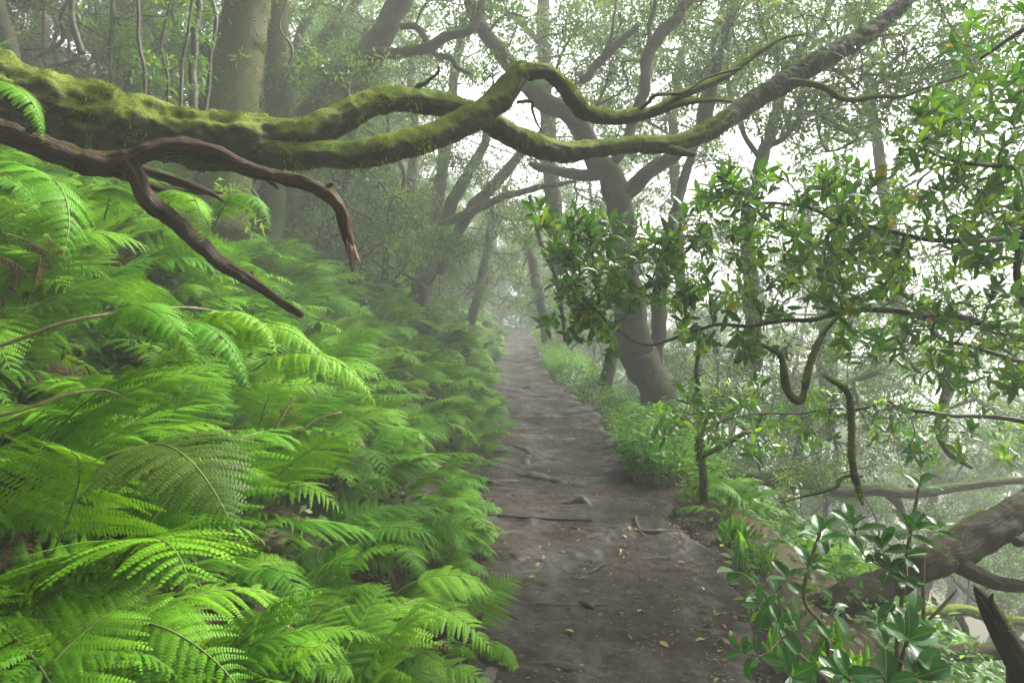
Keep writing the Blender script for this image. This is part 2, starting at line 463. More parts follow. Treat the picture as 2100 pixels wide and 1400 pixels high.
def grow(skel, attr, seg=.22, kp=.25, jit=.22, tipr=.003, power=.46, maxr=.05):
    """join every attractor to the nearest part of the tree grown so far"""
    N = np.concatenate([catmull(np.asarray(s), .12) for s in skel])
    n0 = len(N)
    attr = np.asarray(attr)
    cap = n0 + len(attr) * 14 + 100
    nodes = np.zeros((cap, 3)); nodes[:n0] = N
    par = np.full(cap, -1); plen = np.zeros(cap); cnt = np.zeros(cap)
    n = n0; tips = []
    d0 = np.array([np.min(np.linalg.norm(N - a, axis=1)) for a in attr])
    for i in np.argsort(d0):
        a = attr[i]
        dd = np.linalg.norm(nodes[:n] - a, axis=1)
        j = int(np.argmin(dd + kp * plen[:n]))
        D = dd[j]; k = max(1, min(12, int(D / seg)))
        prev = j; base = nodes[j].copy()
        perp = rng.normal(size=3) * jit * D * .35
        sag = np.array([0, 0, rng.uniform(-.12, .10)]) * D
        for m in range(1, k + 1):
            t = m / k
            p = base + (a - base) * t + (perp + sag) * math.sin(t * math.pi) + (rng.normal(size=3) * jit * D / k * .35 if m < k else 0)
            nodes[n] = p; par[n] = prev; plen[n] = plen[prev] + D / k
            prev = n; n += 1
            if n >= cap: break
        tips.append(prev)
        q = prev
        while q >= n0: cnt[q] += 1; q = par[q]
        if n >= cap - 14: break
    used = np.zeros(cap, bool); used[:n0] = True
    chains = []
    for tip in sorted(tips, key=lambda t: -plen[t]):
        if used[tip]: continue
        c = [tip]; q = tip
        while not used[q]:
            used[q] = True; q = par[q]; c.append(q)
        c = c[::-1]
        pts = nodes[c]; r = tipr * np.maximum(cnt[c], 1) ** power
        r[0] = r[1] if len(r) > 1 else r[0]
        chains.append((pts, np.minimum(r, maxr)))
    T = np.array(tips)
    tipdir = norm(nodes[T] - nodes[par[T]])
    return chains, nodes[T], tipdir

def add_chains(mb, chains, sides=5, step=.12, mat=0):
    for pts, r in chains:
        tube(mb, pts, r, sides if r.max() < .012 else sides + 3, max(step, r.mean() * 1.5), .10, 9, mat=mat, cap=False)

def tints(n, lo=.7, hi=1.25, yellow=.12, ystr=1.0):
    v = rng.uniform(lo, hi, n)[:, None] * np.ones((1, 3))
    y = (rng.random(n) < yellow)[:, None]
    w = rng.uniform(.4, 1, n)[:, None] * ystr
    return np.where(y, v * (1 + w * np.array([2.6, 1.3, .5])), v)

def whorls(mb, pos, dirs, per, L, ratio, shape, spread=(.5, 1.25), young=.2, ystr=1.0, along=.10, lo=.7, hi=1.2, upb=.35):
    """rosettes of leaves at twig ends; some ends carry pale young leaves"""
    B, A, U, LL, C = [], [], [], [], []
    for p, d in zip(pos, dirs):
        d = norm(d + np.array([0, 0, upb]) + rng.normal(size=3) * .15)
        n = rng.integers(per[0], per[1] + 1)
        s = np.cross(d, [0.3, .1, 1]); s /= np.linalg.norm(s) + 1e-9; t = np.cross(d, s)
        ph = rng.uniform(0, 6.28)
        yg = rng.random() < young
        v = rng.uniform(lo, hi)
        for i in range(n):
            f = i / n
            a = ph + i * 2.4
            op = spread[0] + (spread[1] - spread[0]) * (1 - f) + rng.normal() * .16
            rad = math.cos(a) * s + math.sin(a) * t
            dr = d * math.cos(op) + rad * math.sin(op)
            B.append(p - d * along * (1 - f) * rng.uniform(.6, 1.3)); A.append(dr)
            U.append(d + np.array([0, 0, .5]) + rng.normal(size=3) * .25)
            l = rng.uniform(L[0], L[1]) * (1 - .35 * f if yg else 1)
            LL.append(l)
            c = np.ones(3) * v * rng.uniform(.8, 1.2)
            if yg: c = c * (1 + ystr * (.35 + .65 * f) * np.array([3.0, 1.5, .7]))
            elif rng.random() < .02: c = c * np.array([5, 1.6, .8])
            C.append(c)
    LL = np.array(LL)
    leaves(mb, B, np.array(A), np.array(U), LL, LL * rng.uniform(ratio[0], ratio[1], len(LL)), shape, np.array(C))

def cloud(mb, centers, per, rad, L, ratio, shape, lo=.65, hi=1.25, young=.08, flat=.6):
    """loose leaf clumps around twig ends"""
    n = len(centers) * per
    c = np.repeat(np.asarray(centers), per, 0)
    off = rdir(n) * (rng.random(n) ** .5)[:, None] * rad * np.array([1, 1, flat])
    al = norm(off + rng.normal(size=(n, 3)) * .10 + np.array([0, 0, -.03]))
    up = np.array([0, 0, 1.0]) + rng.normal(size=(n, 3)) * .45
    l = rng.uniform(L[0], L[1], n)
    vt = np.repeat(rng.uniform(lo, hi, len(centers)), per)[:, None] * rng.uniform(.8, 1.2, (n, 1))
    t = vt * np.where(np.repeat(rng.random(len(centers)) < young, per)[:, None], np.array([2.2, 1.7, .8]), np.ones(3))
    leaves(mb, c + off, al, up, l, l * rng.uniform(ratio[0], ratio[1], n), shape, t)

def moss(mb, surf, count, L=(.006, .018), thr=.0, wid=.18, seed=0, hang=0.0, flip=False, upto=1.0):
    """short blades of moss standing on the upper side of a bough"""
    pos, dirs, T, r = surf
    w = r * (np.linspace(0, 1, len(r)) <= upto) * np.linspace(1.0 if upto < 1 else .5, .02 if upto < 1 else .5, len(r)); w = w / w.sum()
    rows = rng.choice(len(r), count * 3, p=w); cols = rng.integers(0, pos.shape[1], count * 3)
    c2 = (cols + 1) % pos.shape[1]; f = rng.random((count * 3, 1))
    r2 = np.minimum(rows + 1, len(r) - 1); g = rng.random((count * 3, 1))
    p = (pos[rows, cols] * (1 - f) + pos[rows, c2] * f) * (1 - g) + (pos[r2, cols] * (1 - f) + pos[r2, c2] * f) * g
    nr = norm(dirs[rows, cols] * (1 - f) + dirs[rows, c2] * f)
    k = nr[:, 2] + .95 * fbm(p * 4 + seed, 4)
    m = np.where(k > thr)[0][:count]
    p, nr, k = p[m], nr[m], k[m]
    n = len(p)
    if flip: nr = nr * np.array([1, 1, -1]); hang = 1.4
    al = norm(nr + rng.normal(size=(n, 3)) * (.25 if flip else .45) + np.array([0, 0, -hang]))
    l = rng.uniform(L[0], L[1], n) * (1 + .8 * fbm(p * 9, 2))
    cl = fbm(p * 3.3 + 40, 3)[:, None]
    t = (1 + .45 * cl) * rng.uniform(.6, 1.35, (n, 1)) * np.array([1, 1, 1]) * (1 + np.clip(cl, 0, 1) * np.array([.22, .08, 0]))
    leaves(mb, p - nr * .003, al, rdir(n), np.abs(l), np.abs(l) * wid, LEAF_FAR, t)

# ---------------------------------------------------------------- the moss-covered bough across the path
def build_bough():
    main = [(-420, 60, 100, 2.7), (-200, 130, 96, 2.8), (0, 205, 86, 3.0), (150, 232, 70, 3.1), (300, 268, 62, 3.2), (430, 287, 56, 3.3), (500, 288, 50, 3.35), (560, 284, 40, 3.42)]
    low = [(430, 292, 40, 3.32), (520, 304, 42, 3.38), (580, 313, 36, 3.42), (640, 316, 30, 3.48), (720, 316, 30, 3.55), (800, 304, 28, 3.62), (870, 288, 27, 3.7), (930, 262, 27, 3.78),
           (980, 235, 27, 3.84), (1020, 203, 26, 3.9), (1048, 172, 24, 3.93), (1066, 148, 20, 3.95), (1074, 134, 12, 3.96)]
    crook = [(1050, 176, 18, 3.93), (1072, 152, 17, 3.95), (1098, 146, 15, 3.97), (1125, 150, 16, 4.0), (1152, 173, 17, 4.03), (1178, 207, 17, 4.06), (1205, 232, 15, 4.1), (1250, 242, 14, 4.16),
             (1300, 238, 13, 4.22), (1345, 228, 10, 4.3), (1400, 213, 6, 4.4), (1450, 206, 5, 4.5), (1500, 208, 3, 4.6)]
    spur = [(1320, 234, 9, 4.25), (1350, 222, 9, 4.28), (1385, 200, 9, 4.33), (1430, 180, 9, 4.4), (1490, 155, 7, 4.5), (1545, 115, 6, 4.6), (1600, 80, 4, 4.7), (1650, 70, 2, 4.8)]
    high = [(520, 278, 34, 3.36), (590, 276, 33, 3.42), (640, 266, 31, 3.48), (700, 240, 29, 3.56), (760, 212, 28, 3.66), (830, 204, 26, 3.78), (900, 214, 24, 3.9), (960, 228, 23, 4.02), (1010, 255, 23, 4.13), (1055, 283, 23, 4.23),
            (1105, 301, 23, 4.32), (1160, 313, 20, 4.42), (1230, 305, 18, 4.55), (1300, 297, 18, 4.67), (1380, 295, 18, 4.8), (1440, 275, 19, 4.93), (1490, 245, 19, 5.05), (1535, 213, 19, 5.18), (1590, 180, 21, 5.32),
            (1650, 142, 22, 5.46), (1705, 110, 21, 5.6), (1760, 80, 19, 5.75), (1810, 45, 18, 5.9), (1862, -4, 14, 6.05), (1910, -60, 11, 6.2), (1990, -160, 8, 6.5)]
    stub = [(1350, 300, 13, 4.75), (1395, 312, 9, 4.74), (1424, 317, 4, 4.73)]
    sweep = [(1560, 200, 7, 5.25), (1600, 172, 9, 5.3), (1650, 170, 8, 5.32), (1690, 180, 7, 5.35), (1720, 200, 6, 5.38), (1755, 205, 6, 5.4), (1800, 198, 5, 5.4), (1850, 198, 4, 5.4), (1900, 180, 3, 5.4), (1990, 150, 2, 5.4)]
    knob = [(850, 190, 6, 3.8), (858, 176, 6, 3.8), (870, 172, 5, 3.8), (884, 160, 4, 3.8), (898, 150, 3, 3.78), (900, 136, 2, 3.76)]
    twig2 = [(1300, 232, 4, 4.22), (1330, 210, 4, 4.2), (1345, 195, 4, 4.18), (1400, 190, 3, 4.2), (1450, 160, 3, 4.25), (1520, 140, 2, 4.3)]
    twig3 = [(1060, 210, 3, 3.95), (1090, 208, 4, 3.98), (1092, 225, 3, 4.0), (1100, 250, 2, 4.0), (1110, 268, 2, 4.0)]
    base = P(-420, 60, 2.7)
    root = thing('mossy_bough', 'long moss covered bough arching across the path with two crossing limbs', 'tree bough', base)
    def limb(name, spec, tuft, L=(.004, .0125), sides=34, fib=.09, thr=-.1, step=.013, wob=.06, hang=0.0, label=None, lump=.07, mat='bough', upto=1.0):
        mb = MB(); p, r = pl(spec)
        s = tube(mb, p, r, sides, step, .15, 7.0, fibre=fib, wob=wob, lump=lump)
        o = part(name, mb.mesh(name, MAT[mat], base), root)
        if label: o['label'] = label
        if tuft:
            m2 = MB(); moss(m2, s, tuft, L, thr, .22, hang=hang, upto=upto)
            part('moss', m2.mesh('moss', MAT['moss_tuft'], base), o)
            if tuft > 20000:
                m2 = MB(); moss(m2, (s[0], -s[1] * np.array([-1, -1, 1]), s[2], s[3]), tuft // 34, (.014, .038), .2, .09, seed=3, flip=True)
                part('hanging_moss', m2.mesh('hanging_moss', MAT['moss_tuft'], base), o)
        return s
    limb('trunk', main, 42000, sides=56, fib=.14, step=.013, wob=.05)
    limb('limb', low, 26000, fib=.06, label='lower mossy limb rising to a split elbow above the path')
    limb('limb', crook, 12000, label='crooked mossy limb bending down from the split elbow')
    limb('limb', high[:17], 24000, thr=.0, label='upper mossy limb passing behind the lower one')
    limb('limb', high[15:], 7000, thr=-.2, upto=.55, mat='darkbough', fib=.08, lump=.05, label='dark bare end of the bough rising to the upper right')
    limb('branch', spur, 3500, sides=12)
    for sp in (stub, sweep): limb('branch', sp, 500, sides=10)
    for sp in (knob, twig2, twig3): limb('twig', sp, 0, sides=7)
    mb = MB()                                              # the torn strip of pale wood at the elbow
    p, r = pl([(1071, 140, 4, 3.925), (1072, 152, 5, 3.918), (1067, 168, 5, 3.905), (1060, 186, 2, 3.905)])
    tube(mb, p, r, 8, .008, .3, 30, fibre=.4)
    p, r = pl([(1078, 146, 5, 3.95), (1088, 133, 6, 3.955), (1105, 133, 3, 3.97)])
    tube(mb, p, r, 8, .008, .3, 30, fibre=.3)
    part('torn_wood', mb.mesh('torn_wood', MAT['palewood'], base), root)
    tb = MB()                                              # fine leafy twig tuft growing at the crossing
    pts = [P(1010 + rng.normal() * 18, 150 + rng.normal() * 26, 3.98 + rng.normal() * .06) for _ in range(46)]
    ch, tp, td = grow([[P(1022, 190, 3.98), P(1012, 178, 3.99)]], pts, .06, .2, .3, .0012)
    add_chains(tb, ch, 4, .05)
    tw = part('sprig', tb.mesh('sprig', MAT['twig'], base), root)
    lb = MB(); cloud(lb, tp, 9, .035, (.015, .03), (.3, .45), LEAF_FAR, lo=.6, hi=1.2)
    part('foliage', lb.mesh('foliage', MAT['crown'], base), tw)
    # bare side twigs near the far end
    skel = pl(high)[0][14:]
    att = [P(rng.uniform(1500, 2050), rng.uniform(-40, 250), rng.uniform(5.0, 6.2)) for _ in range(150)]
    ch, tp, td = grow([skel], att, .12, .25, .5, .0018)
    tb = MB(); add_chains(tb, ch, 5, .08)
    tw = part('twigs', tb.mesh('twigs', MAT['twig'], base), root)
    lb = MB(); cloud(lb, tp, 7, .09, (.03, .06), (.3, .45), LEAF_FAR, lo=.6, hi=1.1)
    part('foliage', lb.mesh('foliage', MAT['crown'], base), tw)
build_bough()

# ---------------------------------------------------------------- the dead, reddish broken branch below it
def build_dead():
    base = P(-260, 150, 2.35)
    root = thing('dead_branch', 'wet dark brown dead branch with broken forks hanging over the ferns', 'dead branch', base)
    A = [(-260, 150, 32, 2.35), (-80, 222, 31, 2.45), (0, 262, 28, 2.5), (60, 287, 27, 2.53), (130, 310, 27, 2.57), (200, 330, 27, 2.61), (250, 332, 25, 2.64), (300, 312, 18, 2.66), (340, 302, 19, 2.68), (385, 303, 21, 2.7), (440, 322, 18, 2.73), (500, 346, 16, 2.76), (560, 360, 14, 2.8),
         (620, 374, 16, 2.83), (665, 390, 16, 2.86), (690, 414, 16, 2.88), (706, 447, 15, 2.9), (714, 485, 13, 2.9), (720, 515, 10, 2.9), (722, 545, 5, 2.9), (723, 556, 2, 2.9)]
    Bd = [(262, 328, 19, 2.65), (280, 350, 21, 2.65), (292, 378, 20, 2.67), (312, 412, 20, 2.69), (345, 440, 20, 2.73), (385, 474, 19, 2.76), (420, 508, 18, 2.78), (450, 538, 15, 2.80), (500, 570, 14, 2.80), (555, 606, 11, 2.80), (618, 646, 8, 2.80)]
    Cc = [(285, 345, 8, 2.72), (320, 356, 10, 2.74), (360, 368, 11, 2.77), (400, 383, 10, 2.8), (435, 397, 6, 2.82), (462, 414, 2, 2.84)]
    Dd = [(180, 338, 8, 2.72), (240, 358, 9, 2.78), (300, 378, 9, 2.83), (345, 392, 9, 2.87), (400, 393, 7, 2.9), (455, 396, 3, 2.94)]
    def fork(name, spec, label=None, sides=20, tuft=0):
        mb = MB(); p, r = pl(spec); r = r * .9
        s = tube(mb, p, r, sides + 8, .009, .22, 14, fibre=.20, wob=.30, seed=len(spec), lump=.10)
        o = part(name, mb.mesh(name, MAT['dead'], base), root)
        if label: o['label'] = label
        if tuft:
            m2 = MB(); moss(m2, s, tuft, (.004, .010), .62, .25); part('moss', m2.mesh('moss', MAT['moss_tuft'], base), o)
        return o
    fork('limb', A, 'main dead limb curving down to a splintered end', 24, 1800)
    fork('fork', Bd, 'long dead fork reaching down into the ferns', 20, 600)
    fork('fork', Cc, sides=14); fork('fork', Dd, sides=14)
    mb = MB()
    for sp in ([(716, 490, 5, 2.885), (722, 525, 4, 2.88), (721, 553, 1, 2.88)], [(722, 500, 4, 2.89), (730, 522, 4, 2.885), (737, 538, 2, 2.885)], [(712, 470, 4, 2.885), (714, 515, 4, 2.88), (718, 540, 1, 2.88)]):
        p, r = pl(sp); tube(mb, p, r, 8, .008, .25, 40, fibre=.4)
    part('splinter', mb.mesh('splinter', MAT['palewood'], base), root)
    mb = MB()
    for sp in ([(670, 384, 6, 2.85), (683, 378, 4, 2.85), (687, 379, 1, 2.85)], [(515, 566, 5, 2.95), (517, 556, 2, 2.95)], [(385, 296, 10, 2.7), (392, 287, 4, 2.7)], [(60, 268, 9, 2.52), (78, 252, 5, 2.51), (84, 247, 2, 2.51)], [(610, 366, 6, 2.82), (622, 357, 3, 2.82)], [(470, 548, 6, 2.79), (466, 562, 3, 2.78)], [(330, 428, 7, 2.7), (318, 440, 3, 2.69)], [(160, 336, 8, 2.58), (150, 350, 3, 2.57)], [(540, 365, 6, 2.79), (556, 374, 5, 2.785), (570, 388, 2, 2.78)]):
        p, r = pl(sp); tube(mb, p, r, 8, .008, .25, 40, fibre=.3)
    part('stub', mb.mesh('stub', MAT['dead'], base), root)
build_dead()
FERN_N=280
# ---------------------------------------------------------------- ferns
def frond_mesh(name, seed, lod, e0=65, e1=-35, pairs=24, wmax=.27, green='fern', droop=.22, stipe=.2, curl=0.0, npin=17, tri=.16, pw_=.215):
    """one frond of unit length growing from the origin towards +Y"""
    r = np.random.default_rng(seed)
    mb = MB()
    n = 60
    t = np.linspace(0, 1, n)
    e = np.radians(e0 + (e1 - e0) * t ** 1.15)
    yaw = curl * t ** 2
    T = np.stack([np.sin(yaw) * np.cos(e), np.cos(yaw) * np.cos(e), np.sin(e)], -1)
    C = np.concatenate([[[0, 0, 0]], np.cumsum((T[:-1] + T[1:]) * .5 / (n - 1), 0)])
    side0 = np.stack([np.cos(yaw), -np.sin(yaw), 0 * yaw], -1)
    up0 = np.cross(side0, T)
    tube(mb, C[::4], .0075 * (1 - .9 * t[::4]) + .0006, 5 if lod < 2 else 3, .06 if lod < 2 else .15, .05, mat=1, cap=False)
    B, A, U, LL, WW, TT = [], [], [], [], [], []
    for i in range(pairs):
        f = i / (pairs - 1)
        tt = stipe + (.985 - stipe) * f ** .93
        x = (tt - stipe) / (1 - stipe)
        L = wmax * min(1, (x + tri) / (.17 + tri)) ** .7 * (1 - x) ** .86 * 1.22 + .008
        k = tt * (n - 1); k0 = int(k); k1 = min(k0 + 1, n - 1); g = k - k0
        p0 = C[k0] * (1 - g) + C[k1] * g
        Tn = T[k0]; up = up0[k0]; sd = side0[k0]
        for s in (-1, 1):
            Ls = L * r.uniform(.9, 1.08)
            ang = R(14 + 24 * x) + r.normal() * .05
            lift = r.normal() * .08 + .12
            d0 = norm(sd * s * math.cos(ang) + Tn * math.sin(ang) + up * lift)
            if r.random() < .015: continue
            m = max(4, int(round(npin * (L / wmax) ** .75))) if lod == 0 else (max(3, int(round(npin * .55 * (L / wmax) ** .75))) if lod == 1 else 1)
            dn = droop * r.uniform(.7, 1.4)
            tint = r.uniform(.85, 1.15)
            def axis(q):
                return (p0 + d0 * (Ls * q)[:, None] + up * (-dn * Ls * q ** 2)[:, None] + Tn * (.10 * Ls * q ** 2)[:, None] + np.array([0, 0, -.10]) * (Ls * q ** 2)[:, None])
            if lod == 2:
                q = np.linspace(0, 1, 4); ax = axis(q)
                wd = Ls * .17 * np.array([.8, 1.0, .65, .02])
                al = norm(np.gradient(ax, axis=0)); nn = norm(np.cross(np.cross(al, up), al)); sdv = np.cross(al, nn)
                V = np.stack([ax - sdv * wd[:, None] - nn * wd[:, None] * .3, ax, ax + sdv * wd[:, None] - nn * wd[:, None] * .3], 1).reshape(-1, 3)
                Q = []
                for a in range(3):
                    for b in range(2): Q.append([a * 3 + b, a * 3 + b + 1, a * 3 + b + 4, a * 3 + b + 3])
                mb.add(V, Q, None, np.ones(3) * tint)
                continue
            q = (np.arange(m) + .35) / m
            ax = axis(q); al = norm(np.gradient(ax, axis=0)) if m > 1 else d0[None]
            nn = norm(up[None] - al * (al @ up)[:, None]); sdv = np.cross(al, nn)
            pl_ = Ls * pw_ * (1 - q) ** .62 * np.minimum(1, .62 + q * 3) + .0022
            for z in (-1, 1):
                B.append(ax); A.append(sdv * z + al * (.42 + .1 * r.normal()) - nn * (.16 + .08 * r.normal()) + r.normal(size=(m, 3)) * .04)
                U.append(nn); LL.append(pl_ * r.uniform(.88, 1.1, m)); WW.append(np.full(m, Ls / m * .86))
                TT.append(np.ones((m, 3)) * tint * r.uniform(.9, 1.1, (m, 1)))
    if B:
        B, A, U, LL, WW, TT = map(np.concatenate, (B, A, U, LL, WW, TT))
        shp = (np.array([[0, -.36, 0], [.55, -.5, -.03], [1, -.06, -.10], [1, .10, -.10], [.55, .5, -.03], [0, .42, 0], [.5, 0, .035]]), None,
               np.array([[0, 1, 6], [1, 2, 6], [2, 3, 6], [3, 4, 6], [4, 5, 6], [5, 0, 6]])) if lod == 0 else \
              (np.array([[0, -.45, 0], [.6, -.5, -.02], [1, .0, -.10], [.6, .5, -.02], [0, .45, .0]]), None, np.array([[0, 1, 4], [1, 3, 4], [1, 2, 3]]))
        leaves(mb, B, A, U, LL, WW, shp, TT)
    return mb.mesh(name, [MAT[green], MAT['fern_stem']])

FR = {0: [], 1: [], 2: []}
for i, (a, b, w, dr, cu, np_, st, tri, pw_) in enumerate([(70, -20, .34, .22, .2, 17, .30, .5, .135), (52, -50, .30, .32, -.3, 18, .26, .4, .14), (78, -5, .36, .18, .15, 16, .34, .6, .13), (44, -66, .25, .40, .3, 20, .2, .2, .16),
                                        (60, -38, .32, .28, -.2, 17, .28, .5, .14), (36, -30, .30, .25, .1, 19, .24, .35, .15), (66, -58, .26, .35, -.1, 22, .18, .16, .19), (56, 8, .33, .15, -.25, 17, .3, .55, .13)]):
    for l in (0, 1, 2):
        FR[l].append(frond_mesh('frond', 100 + i, l, a, b, np_ if l < 2 else np_ - 2, w, 'fern', dr, st, cu, 23, tri, pw_ if l < 2 else .2))
HANG = [frond_mesh('frond', 140 + i, 0, a, b, 26, w, 'fern', dr, .14, cu, 17) for i, (a, b, w, dr, cu) in enumerate([(40, -78, .20, .5, .1), (30, -84, .22, .45, -.2), (50, -82, .18, .55, .0)])]
DEADN = 0
OLIVE = [frond_mesh('frond', 151, 0, 42, -22, 27, .33, 'fern_olive', .22, .14, .1, 22)]
YEL = [frond_mesh('frond', 160, 0, 55, -20, 16, .22, 'fern_yellow', .3, .2, .3, 10)]
DEADF = [frond_mesh('frond', 170 + i, 0, a, b, 22, .13, 'fern_dead', 1.1, .25, cu, 10) for i, (a, b, cu) in enumerate([(20, -80, .3), (40, -85, -.4)])]

def fern(loc, n, size, az0, spread, label, group=None, meshes=None, tilt=0.0, cat='fern', el=None):
    root = thing('fern', label, cat, loc, group)
    for i in range(n):
        az = az0 + (i / max(1, n - 1) - .5) * spread * 2 + rng.normal() * .12 if n > 1 else az0
        me = meshes[rng.integers(len(meshes))]
        s = size * rng.uniform(.55, 1.15)
        q = rng.random()
        lb = None
        if meshes is not HANG and q < .035: me, s, lb = YEL[0], s * .7, 'withered yellow frond'
        elif q > .975: me, s, lb = DEADF[0], s * .6, 'dead brown frond'
        o = part('frond', me, root, tuple(rng.normal(size=3) * np.array([.07, .07, .0])), (tilt + rng.normal() * .24, rng.normal() * .28, az - math.pi / 2), s)
        if lb: o['label'] = lb
    return root

LAND = [(900, 1150, 'where the front fern pokes onto the muddy path'), (620, 640, 'near the tip of the long dead fork'), (730, 540, 'under the splintered end of the dead branch'), (300, 480, 'beneath the fork of the dead branch'),
        (60, 520, 'beside the brown dead fern on the bank'), (60, 330, 'just under the dead limb at the left'), (930, 1290, 'by the broken stick at the path edge'), (430, 980, 'around the big olive frond'), (640, 880, 'halfway down the bank above the path'),
        (150, 1280, 'in the bottom left corner of the bank'), (620, 1280, 'at the bottom of the bank'), (860, 900, 'at the foot of the bank beside the muddy path'), (560, 520, 'below the mossy trunks on the bank'), (250, 700, 'along the pale bare stalk'),
        (700, 700, 'on the shoulder of the bank'), (850, 740, 'where the bank turns misty beside the path'), (980, 750, 'at the far bend of the path'), (150, 900, 'on the steep left bank'), (120, 130, 'high on the bank above the mossy bough'), (300, 170, 'behind the mossy bough among thin saplings'), (950, 820, 'at the path edge beyond the roots')]
def fern_label(c, sz, d):
    px, py, _ = PX(c)
    l = min(LAND, key=lambda q: (q[0] - px) ** 2 + (q[1] - py) ** 2)
    size = 'small' if sz < .55 else ('broad' if sz > .72 else 'middle sized')
    tone = 'hazy green' if d > 9 else ('soft green' if d > 5 else 'bright green')
    return f'{size} {tone} fern {l[2]}', f'{tone} ferns {l[2]}'

fern_pts = []
def try_fern(x, y, gap):
    for a, b in fern_pts:
        if (a - x) ** 2 + (b - y) ** 2 < gap * gap: return False
    fern_pts.append((x, y)); return True
cand = 0
placed = 0
while placed < FERN_N and cand < 40000:
    cand += 1
    y = .75 + 29 * rng.random() ** 2.0
    u = rng.random() ** 1.0 * (4.2 if y < 9 else 3.4)
    x = pc(y) - pw(y) - u - .0
    gap = .18 + .022 * y
    z = float(G(x, y))
    px, py, d = PX((x, y, z + .4))
    if px < -330 or d < .95: continue
    if u < .12 and y < 2.6: continue
    if py < -150 or py > 1650: continue
    sz = rng.uniform(.50, .86) * (1.0 if u > .5 else .8)
    if d < 1.6: sz *= .8
    if u > 2.6: sz *= .9
    if not try_fern(x, y, gap): continue
    lab, grp = fern_label((x, y, z + .3), sz, d)
    lod = 0 if d < 5 else (1 if d < 9.5 else 2)
    nf = rng.integers(9, 14) if d < 9 else rng.integers(10, 14)
    fy = np.interp(px, [200, 262, 385, 450, 603, 640], [330, 330, 474, 538, 632, 640])
    if 200 < px < 660 and d < 3.4 and PX((x, y, z + .35))[1] < fy + 70: continue
    if px < 660 and d < 3.2 and PX((x + .25, y - .2, z + .55))[1] < np.interp(px, [0, 300], [330, 420]): continue
    ms = FR[lod]
    if u < .7 and d < 7 and rng.random() < .4: ms = FR[lod] + HANG
    fern((x, y, z - .02), nf, sz, -.12 + rng.normal() * .35 - .25, 1.35, lab, grp, ms, tilt=rng.uniform(-.15, .05))
    placed += 1
print('ferns', placed)

def aim_fern(px, py, d, n, size, az, spread, label, meshes, tilt=0, roll=0, name='frond', down=0.0):
    c = P(px, py, d)
    root = thing('fern', label, 'fern', tuple(c))
    for i in range(n):
        a = az + ((i / (n - 1) - .5) * 2 * spread if n > 1 else 0)
        part('frond', meshes[i % len(meshes)], root, (0, 0, 0), (tilt, roll, a - math.pi / 2), size * rng.uniform(.92, 1.06))
    return root
aim_fern(285, 925, 1.55, 1, .52, -.75, 0, 'large dark olive fern frond spread open over the brighter ferns', OLIVE, -.35, .15)
aim_fern(210, 1000, 1.5, 1, .30, .5, 0, 'withered yellow fern frond lying on the green ferns', YEL, -.3, .2)
aim_fern(795, 1230, 2.75, 2, .55, -.12, .28, 'bright yellow green fern reaching out over the muddy path', [FR[0][5], FR[0][4]], -.35, .0)
aim_fern(-30, 370, 2.2, 1, .75, -.35, 0, 'long pale green frond arching out beneath the dead limb', [FR[0][3]], -.45, -.25)
aim_fern(-40, 175, 2.35, 1, .42, -.3, 0, 'small fern frond drooping over the dead limb at the picture edge', [HANG[1]], -.3, 0)
for k, (px, py, d, s) in enumerate([(215, 450, 2.9, .55), (330, 440, 3.0, .60), (440, 470, 3.1, .58), (225, 690, 1.95, .5), (300, 700, 2.0, .50), (370, 710, 2.05, .5), (440, 730, 2.15, .5), (520, 760, 2.35, .55)]):
    aim_fern(px, py, d, 1, s, -.9 + .1 * k, 0, ['hanging green frond under the crotch of the dead branch', 'tall hanging frond beside the long dead fork', 'green frond hanging in front of the long dead fork', 'hanging frond at the middle of the pale bare stalk',
             'hanging frond just past the middle of the bare stalk', 'hanging frond near the thin end of the bare stalk', 'hanging frond below the long dead fork', 'hanging frond under the tip of the long dead fork'][k], [HANG[k % 3]], .1, rng.normal() * .2)
for px, py, d, lab in ((15, 500, 2.5, 'brown dead fern hanging on the bank under the dead limb'),):
    c = P(px, py, d)
    root = thing('dead_fern', lab, 'dead fern', tuple(c))
    for i in range(7): part('frond', DEADF[i % 2], root, tuple(rng.normal(size=3) * np.array([.09, .05, .03])), (-.5 + rng.normal() * .2, rng.normal() * .3, rng.uniform(-2.6, -.4)), rng.uniform(.2, .34))
for sp, lab in (([(-60, 730, 6, 2.0), (40, 695, 7, 2.05), (140, 660, 7, 2.1), (260, 640, 7, 2.2), (400, 632, 5, 2.35), (520, 660, 4, 2.5)], 'pale bare fern stalk lying across the left bank'),
                ([(-60, 862, 6, 1.6), (20, 848, 6, 1.62), (90, 825, 6, 1.66), (150, 806, 6, 1.7), (215, 800, 5, 1.75), (260, 818, 3, 1.8)], 'dark green fern stalk bending over the front ferns'),
                ([(560, 885, 5, 2.5), (580, 850, 5, 2.52), (605, 812, 3, 2.55)], 'short dark bare stalk sticking up from the bank'),
                ([(610, 890, 4, 2.6), (650, 860, 4, 2.65), (700, 845, 3, 2.7)], 'thin dark arching stalk on the lower bank')):
    p, r = pl(sp); r = r * .6; mb = MB(); tube(mb, p, r, 7, .03, .1, 20)
    single('fern_stalk', mb.mesh('fern_stalk', MAT['stalk'], p[0]), lab, 'stalk', tuple(p[0]))
